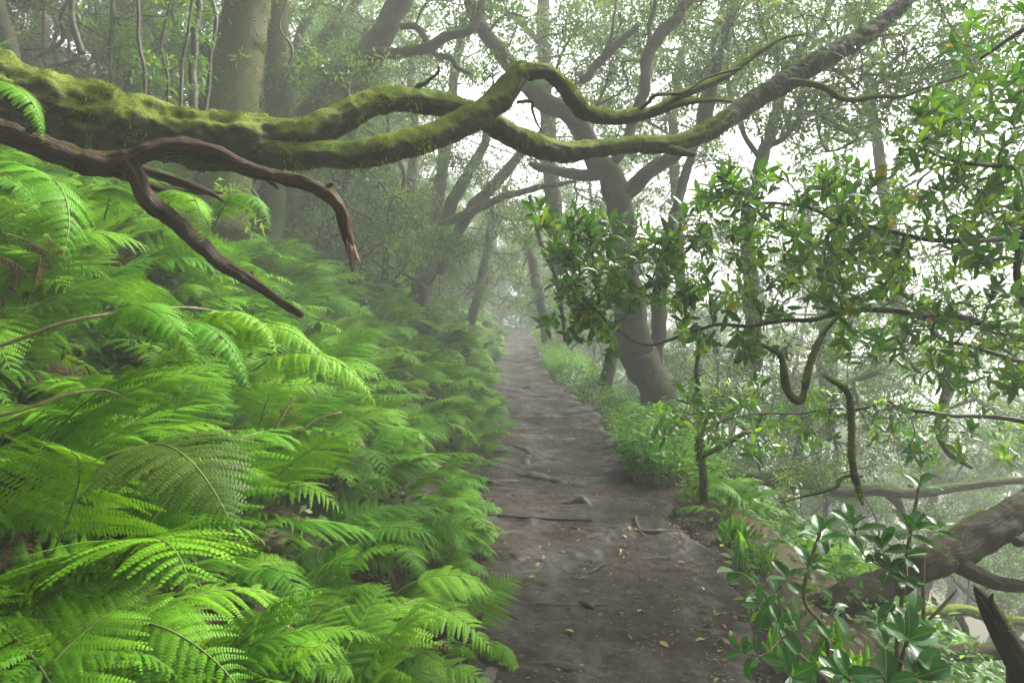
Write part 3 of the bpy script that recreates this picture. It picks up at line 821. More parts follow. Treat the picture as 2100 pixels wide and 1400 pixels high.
# ferns on the downhill side
for k in range(26):
    y = rng.uniform(4.6, 12); v = rng.uniform(.35, 2.6)
    if k < 6: y = rng.uniform(4.8, 6.5); v = rng.uniform(.5, 1.3)
    x = pc(y) + pw(y) + v; z = float(G(x, y))
    fern((x, y, z), rng.integers(5, 8), rng.uniform(.45, .75), rng.uniform(-3, 3), 2.2, 'feathery light green fern below the path behind the slim mossy sapling' if k < 6 else 'hazy fern on the slope falling away right of the path', 'ferns behind the slim sapling' if k < 6 else 'hazy ferns on the lower slope', FR[1])

# ground cover on both slopes: too many small leaves to count
def cover():
    mb = MB()
    n = 60000
    y = .6 + 34 * rng.random(n) ** 1.8
    u = rng.random(n) * 5.5
    x = pc(y) - pw(y) - .06 - u
    p = np.stack([x, y, G(x, y) + rng.random(n) ** 2 * (.10 + .30 * np.clip(u, 0, 1)) ], -1)
    k = fbm(p * 1.3, 2) > -.35
    p = p[k]
    n = len(p)
    al = rdir(n) * np.array([1, 1, .5]); up = np.array([.3, 0, 1.0]) + rng.normal(size=(n, 3)) * .5
    l = rng.uniform(.025, .075, n) * (1 + .03 * p[:, 1])
    leaves(mb, p, al, up, l, l * rng.uniform(.3, .6, n), LEAF_FAR, tints(n, .3, .8, .08))  # left bank leaves tinted darker: shade beneath the ferns put into the colour
    n = 70000
    y = 3.0 + 30 * rng.random(n) ** 1.5
    v = .05 + 9 * rng.random(n) ** 1.6
    v = v + .28 * np.clip(fbm(np.stack([y * 1.6, y * 0, y * 0], -1), 3) + .35, 0, 1) * rng.random(n)
    x = pc(y) + pw(y) + v
    p = np.stack([x, y, G(x, y) + rng.random(n) ** 2 * (.06 + .45 * np.clip(v * .8, 0, 1))], -1)
    p = p[(fbm(p * 1.1 + 9, 2) > -.3) & ~((y < 7.5) & (v < .75) & (rng.random(n) < .72))]
    n = len(p)
    al = rdir(n) * np.array([1, 1, .6]); up = np.array([0, -.2, 1.0]) + rng.normal(size=(n, 3)) * .5
    l = rng.uniform(.03, .08, n) * (1 + .05 * p[:, 1])
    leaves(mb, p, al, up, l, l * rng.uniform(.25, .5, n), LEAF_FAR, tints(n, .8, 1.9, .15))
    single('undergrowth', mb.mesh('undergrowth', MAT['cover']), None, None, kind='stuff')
cover()

# ---------------------------------------------------------------- herbs at the right path edge
def herb_mesh(seed, h=.42, n=24, L=(.07, .13)):
    r = np.random.default_rng(seed); mb = MB(); B, A, U, LL = [], [], [], []
    for i in range(n):
        a = r.uniform(0, 6.28); lean = r.uniform(.05, .6); hh = h * r.uniform(.5, 1.1)
        b0 = np.array([math.cos(a), math.sin(a), 0]) * r.uniform(0, .16)
        tip = b0 + np.array([math.cos(a) * lean, math.sin(a) * lean, 1]) * hh
        mid = (b0 + tip) / 2 + np.array([0, 0, .04])
        tube(mb, [b0, mid, tip], [.004, .003, .0015], 4, .08, .05, mat=1, cap=False)
        for k in range(11):
            f = .35 + .65 * k / 10; q = b0 * (1 - f) ** 2 + 2 * mid * f * (1 - f) + tip * f * f
            an = k * 2.4 + a
            B.append(q); A.append([math.cos(an), math.sin(an), r.uniform(-.2, .6)]); U.append([r.normal() * .3, r.normal() * .3, 1]); LL.append(r.uniform(*L) * (1.1 - .4 * f))
    LL = np.array(LL)
    leaves(mb, B, np.array(A), np.array(U), LL, LL * r.uniform(.22, .34, len(LL)), LEAF_MID, r.uniform(.75, 1.3, (len(LL), 1)) * np.ones(3))
    return mb.mesh('foliage', [MAT['herb'], MAT['fern_stem']])
bend = [(.4, 34.5), (1.3, 33.2), (2.2, 34), (-3.4, 36.5), (-4.6, 38), (.9, 36), (-.6, 38.5), (-2.2, 40)]
HERB = [herb_mesh(s) for s in (1, 2, 3)]
def herb(x, y, s, label, group):
    root = thing('herb_clump', label, 'herb', (x, y, float(G(x, y)) - .02), group)
    part('foliage', HERB[rng.integers(3)], root, (0, 0, 0), (0, 0, rng.uniform(0, 6)), s)
for k in range(22):
    y = rng.uniform(5.9, 8.3); x = pc(y) + pw(y) + rng.uniform(-.02, .75)
    herb(x, y, rng.uniform(.7, 1.25), 'bright green leafy herb clump at the right edge of the path by the mossy sapling', 'bright herbs beside the path')
for k in range(24):
    y = rng.uniform(9.2, 24); x = pc(y) + pw(y) + .1 + rng.uniform(.0, 1.5) ** 1.6
    herb(x, y, rng.uniform(.8, 1.7), 'hazy green herb clump along the far right path edge', 'hazy herbs along the far path')
for k in range(16):
    y = rng.uniform(10, 27); x = pc(y) - pw(y) - rng.uniform(.0, .5)
    herb(x, y, rng.uniform(.5, .9), 'small hazy herb at the foot of the misty fern bank', 'hazy herbs under the bank')
for k, (px, py, d) in enumerate([(1500, 1130, 4.6), (1640, 1330, 3.0), (1720, 1270, 3.0), (1560, 1150, 4.2), (1780, 1330, 2.7)]):
    c = P(px, py, d); mb = MB(); n = 34
    al = rdir(n) * np.array([.5, .5, 0]) + np.array([0, 0, 1.0]); l = rng.uniform(.08, .24, n)
    leaves(mb, rdir(n) * np.array([.09, .09, 0]), al, rdir(n), l, l * .055, LEAF_NEAR, tints(n, .8, 1.4, .1))
    single('grass_tuft', mb.mesh('grass_tuft', MAT['herb']), ['small grass tuft near the foot of the slim mossy sapling', 'grass tuft at the muddy path edge among glossy seedlings', 'grass tuft by the lower end of the big leaning log', 'short grass tuft beside the path on the right', 'grass tuft in front of the leaning log'][k], 'grass tuft', (c[0], c[1], float(G(c[0], c[1])) - .01))

# ---------------------------------------------------------------- trees placed one by one
def inpoly(pts, poly):
    x, y = pts[:, 0], pts[:, 1]; c = np.zeros(len(pts), bool); j = len(poly) - 1
    for i in range(len(poly)):
        xi, yi = poly[i]; xj, yj = poly[j]
        c ^= ((yi > y) != (yj > y)) & (x < (xj - xi) * (y - yi) / (yj - yi + 1e-9) + xi); j = i
    return c
def polypts(poly, d0, d1, n):
    poly = np.array(poly, float); lo, hi = poly.min(0), poly.max(0); out = []
    while len(out) < n:
        q = lo + (hi - lo) * rng.random((n * 2, 2)); q = q[inpoly(q, poly)]
        out += list(q)
    return np.array([P(a, b, rng.uniform(d0, d1)) for a, b in out[:n]])
def blobs(spec):
    """(px, py, d, radius_m, n) -> points in balls"""
    o = []
    for px, py, d, r, n in spec:
        o.append(P(px, py, d) + rdir(n) * (rng.random((n, 1)) ** .4) * r * np.array([1, 1, .65]))
    return np.concatenate(o)

def tree(name, label, cat, stems, mat, crown=None, per=34, crad=.26, L=(.05, .10), group=None, tuft=0, wob=.25, tipr=.0055, seg=.3, leafmat='crown', young=.08, lo=.6, hi=1.25, maxr=.05, fib=.05, flare=1.0, shape=None):
    p0, r0 = pl(stems[0])
    base = p0[0]
    root = thing(name, label, cat, tuple(base), group)
    sk = []
    mb = MB(); first = None
    for i, s in enumerate(stems):
        p, r = pl(s)
        if i == 0 and flare > 1: r = r.copy(); r[0] *= flare
        q = tube(mb, p, r, 16 if r.max() > .05 else 8, max(.03, r.mean() * .6), .14, 3.5 if r.max() > .1 else 8, fibre=fib, wob=wob, seed=i + len(name))
        if i == 0: first = q
        sk.append(p if i == 0 else p[1:] if len(p) > 2 else p)
    tr = part('trunk', mb.mesh('trunk', MAT[mat], base), root)
    if tuft:
        m2 = MB(); moss(m2, first, tuft, (.015, .04), -.9, .25, hang=.5); part('moss', m2.mesh('moss', MAT['moss_dark'], base), tr)
    if crown is not None and len(crown):
        ch, tp, td = grow(sk, crown, seg, .22, .35, tipr, maxr=maxr)
        b = MB(); add_chains(b, ch, 4, .18)
        part('branches', b.mesh('branches', MAT[mat if mat != 'greentrunk' else 'trunk'], base), root)
        if per:
            per = int(per * 1.8)
            lb = MB(); cloud(lb, tp, per, crad, L, (.32, .5), shape or LEAF_FAR, lo, hi, young)
            part('crown', lb.mesh('crown', MAT[leafmat], base), root)
    return root

tree('leaning_tree', 'dark forked tree rising from the right path edge in the mist', 'tree',
     [[(1352, 880, 42, 10.4), (1337, 805, 37, 10.4), (1318, 735, 36, 10.35), (1297, 660, 34, 10.3), (1284, 560, 30, 10.2), (1277, 480, 26, 10.2), (1268, 410, 28, 10.2), (1252, 355, 24, 10.1), (1225, 325, 22, 10.0), (1200, 272, 22, 9.9), (1155, 228, 21, 9.8), (1108, 200, 20, 9.7), (1060, 150, 17, 9.6), (1015, 95, 16, 9.5), (980, 45, 14, 9.4), (955, -30, 12, 9.3)],
      [(1338, 790, 30, 10.5), (1345, 715, 19, 10.6), (1352, 640, 16, 10.7), (1358, 560, 13, 10.8), (1375, 470, 11, 11), (1400, 380, 10, 11.2), (1430, 280, 8, 11.3), (1450, 160, 7, 11.4), (1480, 20, 6, 11.5), (1500, -60, 6, 11.5)],
      [(1266, 415, 18, 10.2), (1300, 385, 18, 10.1), (1340, 350, 16, 10.0), (1392, 312, 13, 9.9), (1440, 260, 11, 9.8), (1465, 160, 10, 9.6), (1490, 60, 9, 9.5), (1512, -40, 8, 9.4)],
      [(1245, 350, 13, 10.1), (1210, 360, 12, 10.0), (1175, 356, 11, 9.9), (1140, 352, 9, 9.8), (1105, 345, 8, 9.7), (1085, 335, 4, 9.7)]],
     'trunk', blobs([(1150, 60, 9.6, 1.4, 40), (1320, 60, 9.8, 1.4, 40), (1480, 40, 10.5, 1.5, 36), (1000, 20, 9.4, 1.0, 18), (1400, 200, 10.6, .9, 22), (1220, 150, 9.8, .8, 12)]), 34, .24, (.05, .09), flare=1.1)
tree('mossy_tree', 'stout upright trunk furred with olive moss above the left bank', 'tree',
     [[(440, 470, 58, 7.0), (452, 400, 52, 7.0), (468, 250, 54, 7.0), (486, 140, 52, 7.0), (505, 20, 47, 7.0), (522, -110, 42, 7.0), (540, -260, 36, 7.1), (560, -420, 26, 7.2)]],
     'greentrunk', blobs([(480, -420, 7.2, 1.6, 36), (650, -330, 7.2, 1.3, 26), (330, -300, 7.0, 1.2, 24)]), 40, .26, (.05, .09), tuft=16000, wob=.12, fib=.08, flare=1.2)
tree('mossy_tree', 'slimmer mossy trunk standing just behind the stout one', 'tree',
     [[(540, 500, 30, 8.2), (556, 420, 26, 8.2), (566, 300, 24, 8.2), (566, 150, 23, 8.2), (572, 0, 20, 8.2), (580, -160, 16, 8.2)]],
     'greentrunk', blobs([(560, -200, 8.2, 1.3, 24), (640, 150, 8.2, .5, 8)]), 36, .25, (.05, .09), tuft=5000, wob=.15)
tree('leaning_tree', 'thick dark trunk leaning to the right behind the mossy pair', 'tree',
     [[(530, 480, 34, 9.2), (572, 385, 32, 9.2), (612, 300, 31, 9.2), (655, 228, 33, 9.2), (720, 160, 32, 9.2), (772, 92, 27, 9.2), (815, 10, 25, 9.2), (850, -70, 22, 9.2), (900, -180, 18, 9.3)],
      [(752, 118, 14, 9.1), (790, 112, 12, 9.0), (830, 110, 11, 8.9), (880, 96, 11, 8.8), (920, 74, 10, 8.8), (965, 62, 9, 8.7), (985, 22, 7, 8.7), (1000, -40, 5, 8.7)],
      [(820, 55, 7, 9.1), (850, 56, 7, 9.1), (868, 70, 7, 9.05), (880, 95, 7, 9.0), (895, 112, 6, 9.0), (925, 120, 6, 8.9), (940, 140, 5, 8.9), (965, 150, 4, 8.9)]],
     'trunk', blobs([(880, -60, 9.2, 1.2, 26), (960, 10, 8.8, .8, 16), (700, 40, 9.4, .7, 8)]), 34, .24, (.05, .09), flare=1.1)
tree('forked_tree', 'pale grey tree splitting into thin slanting forks in the mist', 'tree',
     [[(585, 480, 18, 11), (590, 300, 17, 11), (596, 190, 16, 11), (615, 125, 15, 11), (660, 85, 12, 11), (700, 45, 10, 11), (750, -20, 8, 11), (800, -90, 6, 11)],
      [(598, 170, 11, 11), (605, 100, 10, 11), (630, 40, 8, 11), (660, -20, 7, 11), (690, -90, 5, 11)], [(640, 100, 8, 11), (690, 30, 7, 11.1), (720, -30, 5, 11.1)]],
     'trunk', blobs([(640, 20, 11, 1.2, 34), (740, 60, 11.2, .9, 26), (760, -40, 11, 1.0, 18)]), 14, .25, (.04, .07))
tree('upright_tree', 'straight grey trunk rising behind the split elbow of the mossy bough', 'tree',
     [[(1150, 560, 17, 15), (1135, 400, 16, 15), (1122, 260, 16, 15), (1115, 120, 15, 15), (1112, 0, 14, 15), (1108, -120, 12, 15)], [(1115, 95, 6, 15), (1060, 40, 6, 15), (1010, 10, 5, 14.8), (960, -20, 4, 14.6)]],
     'trunk', blobs([(1100, 40, 15, 1.8, 44), (1000, 60, 14.8, 1.5, 36), (1200, 110, 15, 1.5, 36), (1180, 240, 15, 1.3, 20)]), 30, .34, (.06, .1))
tree('dark_tree', 'black crooked stem climbing steeply behind the crooked limb', 'tree',
     [[(1262, 330, 9, 8.6), (1290, 270, 11, 8.6), (1312, 205, 12, 8.6), (1326, 130, 13, 8.6), (1348, 82, 13, 8.6), (1385, 35, 12, 8.6), (1425, -15, 10, 8.6), (1480, -90, 8, 8.6)],
      [(1335, 100, 6, 8.6), (1330, 60, 5, 8.6), (1345, 0, 4, 8.6), (1340, -60, 3, 8.6)]],
     'twig', blobs([(1400, -20, 8.6, .9, 26), (1330, 20, 8.6, .8, 20), (1480, 30, 8.6, .7, 16)]), 26, .2, (.04, .07), wob=.5)
tree('dark_tree', 'short dark broken bough slanting up beside the crooked limb', 'tree',
     [[(1192, 163, 8, 8.2), (1212, 152, 9, 8.2), (1240, 118, 9, 8.2), (1270, 82, 8, 8.2), (1306, 52, 6, 8.2)], [(1235, 122, 5, 8.2), (1255, 70, 4, 8.2), (1262, 10, 3, 8.3), (1280, -60, 3, 8.4)]], 'twig', None, wob=.6)
tree('twisted_tree', 'gnarled dark tree behind the leafy laurel with mossy crooked stems', 'tree',
     [[(1545, 760, 17.4, 11.5), (1540, 600, 14.9, 11.5), (1535, 450, 13.6, 11.5), (1555, 350, 13.0, 11.5), (1572, 290, 12.4, 11.5), (1590, 240, 11.2, 11.5), (1600, 190, 8.7, 11.5), (1640, 110, 6.8, 11.5), (1690, 40, 5.6, 11.5), (1720, -60, 4.3, 11.5)],
      [(1570, 295, 7.4, 11.5), (1605, 285, 6.2, 11.4), (1650, 240, 5.6, 11.3), (1700, 232, 4.3, 11.3), (1760, 260, 3.1, 11.2), (1820, 240, 2.5, 11.2)],
      [(1560, 330, 5.6, 11.5), (1520, 260, 5.6, 11.5), (1490, 150, 5.0, 11.5), (1500, 60, 4.3, 11.5), (1530, -30, 3.7, 11.5)]],
     'trunk', blobs([(1600, 60, 9, 1.3, 40), (1750, 60, 9, 1.3, 40), (1850, 120, 8.8, 1.0, 30), (1700, 180, 8.8, .9, 16), (1520, 30, 9, .9, 22)]), 18, .22, (.04, .07), wob=.45)
# slanting mossy stems deep in the mist, centre
for k, (sp, lab) in enumerate([([(865, 640, 13, 13), (885, 520, 14, 13), (920, 430, 13, 13), (965, 350, 11, 13), (995, 290, 9, 13), (1020, 200, 7, 13)], 'slanting mossy stem deep in the mist left of the path end'),
                 ([(900, 560, 13, 13.5), (960, 440, 12, 13.5), (1010, 385, 11, 13.5), (1060, 325, 10, 13.5), (1120, 260, 7, 13.5)], 'second mossy stem crossing low behind the bough over the path'),
                 ([(905, 460, 8, 12), (970, 430, 9, 12), (1030, 405, 8, 12), (1100, 385, 6, 12), (1180, 372, 4, 12)], 'thin mossy branch stretching flat below the bough'),
                 ([(840, 640, 16, 14), (870, 560, 15, 14), (888, 470, 14, 14), (905, 380, 13, 14), (915, 300, 12, 14), (930, 180, 10, 14), (950, 40, 8, 14)], 'upright misty trunk left of the slanting mossy stems'),
                 ([(690, 600, 12, 11), (692, 520, 11, 11), (700, 420, 10, 11), (720, 340, 9, 11), (735, 200, 7, 11), (750, 60, 6, 11)], 'slim misty trunk behind the splintered dead branch')]):
    tree('misty_tree', lab, 'tree', [sp], 'trunk', blobs([(sp[-1][0] + 20, sp[-1][1] + 60, sp[0][3], 1.1, 22), (sp[-2][0] - 40, sp[-2][1] + 40, sp[0][3], .9, 18)]), 24, .26, (.045, .085), wob=.35)
# leafy trees filling the misty wood
for k, (sp, polys, per, mat, lab) in enumerate([
    ([(700, 640, 10, 11.5), (715, 540, 9, 11.5), (690, 450, 8, 11.5), (720, 380, 6, 11.5)], [([(620, 330), (800, 330), (900, 420), (880, 560), (780, 600), (660, 520)], 9.5, 13, 120)], 30, 'crown', 'small leaved misty tree behind the splintered end of the dead branch'),
    ([(960, 690, 10, 17), (980, 600, 9, 17), (1000, 500, 8, 17), (1010, 420, 6, 17)], [([(860, 420), (1000, 360), (1090, 420), (1120, 560), (1060, 640), (900, 640), (850, 540)], 15, 21, 170)], 40, 'crown', 'leafy misty tree above the bend of the path'),
    ([(1120, 700, 12, 19), (1110, 620, 11, 19), (1090, 540, 10, 19), (1080, 480, 8, 19)], [([(1020, 430), (1150, 400), (1250, 470), (1260, 640), (1160, 690), (1060, 640)], 16, 23, 170)], 40, 'crown', 'pale leafy tree to the right of the path end'),
    ([(820, 560, 12, 15), (840, 430, 11, 15), (850, 250, 9, 15), (840, 100, 8, 15)], [([(600, 60), (780, -40), (900, 20), (900, 200), (760, 330), (620, 300)], 12, 18, 150)], 36, 'crown', 'tall misty tree with fine leaves behind the leaning trunk'),
    ([(1400, 620, 12, 16), (1390, 430, 11, 16), (1380, 250, 10, 16), (1400, 100, 8, 16)], [([(1150, -60), (1500, -60), (1560, 120), (1480, 330), (1300, 330), (1180, 240)], 11, 19, 330)], 44, 'crown', 'tall pale tree with a wide fine leaved crown right of the split elbow'),
    ([(1850, 700, 12, 15), (1830, 500, 12, 15), (1800, 300, 10, 15), (1780, 150, 9, 15)], [([(1480, -60), (1800, -60), (2150, -60), (2150, 160), (1900, 260), (1650, 330), (1520, 250)], 8, 18, 480)], 40, 'crown', 'tall pale tree whose fine leaves fill the upper right sky'),
    ([(1700, 900, 12, 14), (1690, 750, 12, 14), (1700, 600, 10, 14), (1720, 450, 8, 14)], [([(1380, 480), (1700, 330), (2100, 330), (2150, 800), (1900, 820), (1450, 800)], 9, 16, 230), ([(1180, 320), (1580, 320), (1580, 500), (1200, 480)], 12, 18, 50), ([(1950, 60), (2150, 60), (2150, 420), (1800, 420)], 8, 14, 60)], 40, 'crown', 'pale tree seen through the gaps of the laurel'),
    ([(1620, 1010, 9, 9.5), (1650, 880, 9, 9.5), (1720, 800, 8, 9.5), (1800, 760, 6, 9.5)], [([(1500, 800), (1750, 780), (2100, 800), (2150, 960), (1800, 960), (1550, 980)], 9, 15, 90)], 24, 'crown', 'thin leaning tree with scattered leaves below the laurel')]):
    tree('leafy_tree', lab, 'tree', [sp], 'trunk', np.concatenate([polypts(*q) for q in polys]), per, .24, (.06, .11), wob=.4, seg=.4, maxr=.035, young=.15)
for sp, lab in (([(1085, 400, 4, 7.5), (1095, 440, 4, 7.5), (1110, 500, 5, 7.5), (1135, 560, 5, 7.6), (1150, 620, 4, 7.7), (1160, 700, 4, 7.8)], 'thin pale stem leaning down beside the left end of the laurel'),
                ([(1250, 880, 10, 12.5), (1242, 790, 14, 12.5), (1260, 720, 12, 12.5), (1285, 600, 9, 12.5)], 'pale misty trunk behind the forked tree base')):
    p, r = pl(sp); mb = MB(); tube(mb, p, r, 8, .06, .12, 8, wob=.5)
    root = thing('slim_tree', lab, 'sapling', tuple(p[-1]))
    part('trunk', mb.mesh('trunk', MAT['trunk'], p[-1]), root)

# thin saplings with bright sprigs behind the bough at the upper left
SAP = [([(296, 235, 4, 5.4), (297, 140, 4, 5.4), (284, 70, 4, 5.4), (284, 0, 3, 5.4), (280, -60, 3, 5.4)], 4, 'thin bare sapling with a kink left of the mossy trunk'),
       ([(345, 245, 3, 5.8), (344, 160, 3, 5.8), (330, 90, 3, 5.8), (350, 0, 2, 5.8), (355, -50, 2, 5.8)], 10, 'thin sapling with bright sprigs above the bough'),
       ([(372, 250, 4, 5.6), (378, 120, 4, 5.6), (386, 60, 3, 5.6), (400, -20, 3, 5.6)], 12, 'slender sapling with yellow green sprigs beside the mossy trunk'),
       ([(398, 260, 9, 6.4), (400, 150, 8, 6.4), (402, 40, 7, 6.4), (410, -60, 6, 6.4)], 0, 'straight grey pole of a young tree beside the mossy trunk'),
       ([(422, 260, 5, 6.0), (430, 120, 4, 6.0), (445, 40, 4, 6.0), (420, -40, 3, 6.0)], 6, 'thin dark sapling touching the mossy trunk'),
       ([(168, 110, 7, 7.5), (158, 75, 7, 7.5), (146, 30, 6, 7.5), (138, -40, 6, 7.5)], 0, 'pale slim trunk high in the dark upper left'),
       ([(240, 220, 3, 6.5), (225, 100, 3, 6.5), (235, -40, 2, 6.5)], 5, 'hair thin sapling in the dark wood at the upper left'),
       ([(525, 470, 3, 5.8), (535, 420, 3, 5.8), (515, 390, 3, 5.8)], 9, 'leafy seedling at the foot of the mossy trunk'),
       ([(560, 200, 2, 7.4), (600, 110, 3, 7.4), (575, 60, 2, 7.4), (590, 0, 2, 7.4)], 12, 'bright sprig of leaves in front of the slimmer mossy trunk'),
       ([(730, 240, 2, 7.6), (715, 190, 3, 7.6), (722, 150, 2, 7.6)], 6, 'small green sprig growing on the leaning dark trunk')]
for sp, ns, lab in SAP:
    p, r = pl(sp); base = p[0]
    root = thing('sapling', lab, 'sapling', tuple(base))
    mb = MB(); tube(mb, p, r, 7, .06, .1, 9, wob=.8)
    part('stem', mb.mesh('stem', MAT['twig'], base), root)
    if ns:
        q = catmull(p, .1); att = q[rng.integers(len(q) // 4, len(q), ns)] + rdir(ns) * rng.uniform(.15, .45, (ns, 1)) * np.array([1, 1, .5])
        ch, tp, td = grow([q], att, .12, .2, .3, .0018)
        b = MB(); add_chains(b, ch, 4, .08); tw = part('twigs', b.mesh('twigs', MAT['twig'], base), root)
        lb = MB(); cloud(lb, tp, 12, .11, (.05, .09), (.22, .34), LEAF_MID, .9, 1.7, .4); part('foliage', lb.mesh('foliage', MAT['crown'], base), tw)

# ---------------------------------------------------------------- the leafy laurel on the right
def laurel():
    base = np.array([4.6, 4.6, float(G(4.6, 4.6)) - .1])
    root = thing('laurel_tree', 'large leafy laurel reaching in over the slope with glossy leaves and pale young tips', 'tree', tuple(base))
    top = P(2330, 200, 4.4)
    t1 = np.array([base, base * .6 + top * .4 + [.1, 0, 0], P(2300, 620, 4.4), top, P(2350, -120, 4.5)])
    mb = MB(); tube(mb, t1, [.13, .11, .09, .07, .04], 14, .08, .12, 5, wob=.3)
    part('trunk', mb.mesh('trunk', MAT['bough'], base), root)
    J = lambda px, py: P(px, py, 4.4)
    specs = [([(2300, 700, 20, 4.4), (2120, 690, 16, 4.3), (1960, 650, 13, 4.2), (1780, 640, 11, 4.15), (1600, 660, 9, 4.2), (1450, 680, 7, 4.3), (1330, 690, 5, 4.35), (1220, 640, 3, 4.4)],
              [([(1085, 400), (1190, 430), (1290, 440), (1390, 480), (1420, 620), (1390, 720), (1250, 735), (1120, 670), (1150, 570), (1080, 440)], 3.95, 4.7, 240, 1.0), ([(1400, 560), (1560, 520), (1640, 620), (1600, 740), (1440, 720)], 3.9, 4.8, 34, 1.0), ([(1260, 400), (1480, 380), (1500, 720), (1300, 740)], 3.8, 5.2, 34, 1.0)], 'long low laurel branch carrying the left leaf mass'),
             ([(2310, 480, 17, 4.4), (2150, 490, 14, 4.3), (1980, 500, 11, 4.2), (1800, 470, 9, 4.2), (1640, 430, 7, 4.3), (1500, 430, 4, 4.4)],
              [([(1390, 420), (1440, 340), (1560, 350), (1700, 320), (1830, 350), (1880, 480), (1860, 620), (1700, 640), (1560, 560), (1420, 520)], 3.7, 5.0, 240, 1.0)], 'middle laurel branch filling the centre of the leaf mass'),
             ([(2320, 330, 15, 4.4), (2220, 330, 12, 4.3), (2100, 350, 9, 4.1), (1980, 330, 7, 4.0), (1880, 290, 4, 4.0)],
              [([(1800, 290), (1880, 200), (2000, 180), (2140, 150), (2160, 500), (2000, 560), (1880, 480)], 3.5, 4.9, 190, 1.0)], 'upper laurel branch at the picture edge'),
             ([(2300, 800, 15, 4.5), (2180, 760, 12, 4.4), (2040, 720, 9, 4.3), (1930, 700, 6, 4.3)],
              [([(1840, 560), (2000, 540), (2160, 500), (2160, 840), (1990, 800), (1820, 760), (1700, 740), (1700, 640)], 3.7, 5.2, 190, .95)], 'right hand laurel branch with dark leaves'),
             ([(2310, 950, 13, 4.9), (2150, 880, 10, 4.9), (1960, 850, 8, 5.0), (1760, 830, 6, 5.1), (1580, 850, 4, 5.2), (1440, 880, 3, 5.2)],
              [([(1330, 770), (1480, 750), (1700, 790), (1950, 830), (2130, 860), (2130, 960), (1900, 950), (1700, 910), (1500, 940), (1390, 880)], 4.3, 6.2, 150, .85)], 'lowest laurel branch with sparse hanging twigs')]
    for sk, polys, lab in specs:
        p, r = pl(sk); r = r * .55; p = catmull(p, .25); r = np.interp(np.linspace(0, 1, len(p)), np.linspace(0, 1, len(r)), r); p = p + .055 * np.stack([fbm(p * 2.3 + 50 * q, 3) for q in range(3)], -1)
        mb = MB(); tube(mb, p, r, 8, .06, .12, 9, wob=.9)
        lb = MB()
        att = np.concatenate([polypts(*a[:4]) for a in polys])
        att = np.array([a for a in att if not (1250 < PX(a)[0] < 1400 and 630 < PX(a)[1] < 900)])
        ch, tp, td = grow([catmull(p, .1)[3:]], att, .10, .25, .38, .0016, .44, .014)
        add_chains(mb, ch, 5, .07)
        b = part('branch', mb.mesh('branch', MAT['twig'], base), root); b['label'] = lab
        sc = polys[0][4]
        whorls(lb, tp, td, (6, 10), (.048 * sc, .125 * sc), (.30, .42), LEAF_MID, (.40, 1.45), .42, .9, .10, .5, 1.2)
        part('foliage', lb.mesh('foliage', MAT['laurel'], base), b)
    return root
laurel()
def overhang():
    base = P(2330, -60, 3.3)
    root = thing('overhanging_branch', 'dark leafy branch dipping in at the upper right corner against the white sky', 'branch', tuple(base))
    p, r = pl([(2330, -60, 12, 3.3), (2200, 0, 9, 3.25), (2100, 60, 6, 3.2), (2010, 120, 3, 3.2)])
    mb = MB(); tube(mb, p, r, 8, .05, .1, 9, wob=.6)
    att = polypts([(1950, 60), (2040, -20), (2150, -40), (2150, 260), (2040, 230), (1930, 130)], 2.9, 3.9, 40)
    ch, tp, td = grow([catmull(p, .08)], att, .09, .2, .35, .0014, .44, .01)
    add_chains(mb, ch, 5, .06); b = part('branch', mb.mesh('branch', MAT['twig'], base), root)
    lb = MB(); whorls(lb, tp, td, (6, 9), (.05, .09), (.30, .42), LEAF_MID, (.45, 1.4), .1); part('foliage', lb.mesh('foliage', MAT['laurel'], base), b)
overhang()

# mossy hooks and stubs hanging among the laurel twigs
for sp, lab, tf in (([(1545, 700, 6, 4.6), (1580, 714, 7, 4.58), (1600, 728, 8, 4.56), (1606, 765, 10, 4.55), (1620, 808, 11, 4.55), (1637, 824, 11, 4.55), (1650, 806, 10, 4.57), (1657, 765, 10, 4.6), (1668, 725, 9, 4.65), (1690, 680, 7, 4.7), (1730, 640, 5, 4.75)], 'mossy branch bent into a tight V among the laurel twigs', 1500),
                    ([(1690, 770, 5, 4.1), (1722, 790, 8, 4.1), (1742, 808, 9, 4.1), (1746, 850, 9, 4.1), (1745, 910, 9, 4.1), (1752, 960, 9, 4.1), (1764, 1005, 8, 4.1), (1770, 1036, 3, 4.1)], 'mossy dead stub hanging straight down below the laurel', 1500),
                    ([(1770, 978, 4, 4.2), (1740, 976, 6, 4.2), (1722, 985, 7, 4.2), (1712, 1000, 5, 4.2), (1640, 1020, 3, 4.3), (1600, 1030, 2, 4.3)], 'thin dark twig hooking out from the hanging stub', 0),
                    ([(2110, 420, 10, 4.0), (2095, 480, 11, 4.0), (2085, 560, 10, 4.0), (2110, 640, 9, 4.0)], 'dark bough section at the right picture edge', 0),
                    ([(2120, 668, 11, 6.0), (2040, 664, 9, 6.0), (1960, 662, 7, 6.0), (1890, 655, 4, 6.0)], 'mossy horizontal bough behind the right laurel leaves', 600),
                    ([(1950, 700, 9, 6.6), (1940, 800, 11, 6.6), (1925, 880, 11, 6.6), (1945, 930, 9, 6.6), (1990, 960, 6, 6.6)], 'crooked dark stem descending through the mist at the right', 0)):
    p, r = pl(sp); r = r * .72; mb = MB(); s = tube(mb, p, r, 12, .02, .2, 14, fibre=.12, wob=.6, lump=.12)
    root = thing('mossy_branch', lab, 'branch', tuple(p[0]))
    b = part('limb', mb.mesh('limb', MAT['bough'], p[0]), root)
    if tf:
        m2 = MB(); moss(m2, s, tf, (.008, .02), -.6, .2, hang=.5); part('moss', m2.mesh('moss', MAT['moss_tuft'], p[0]), b)
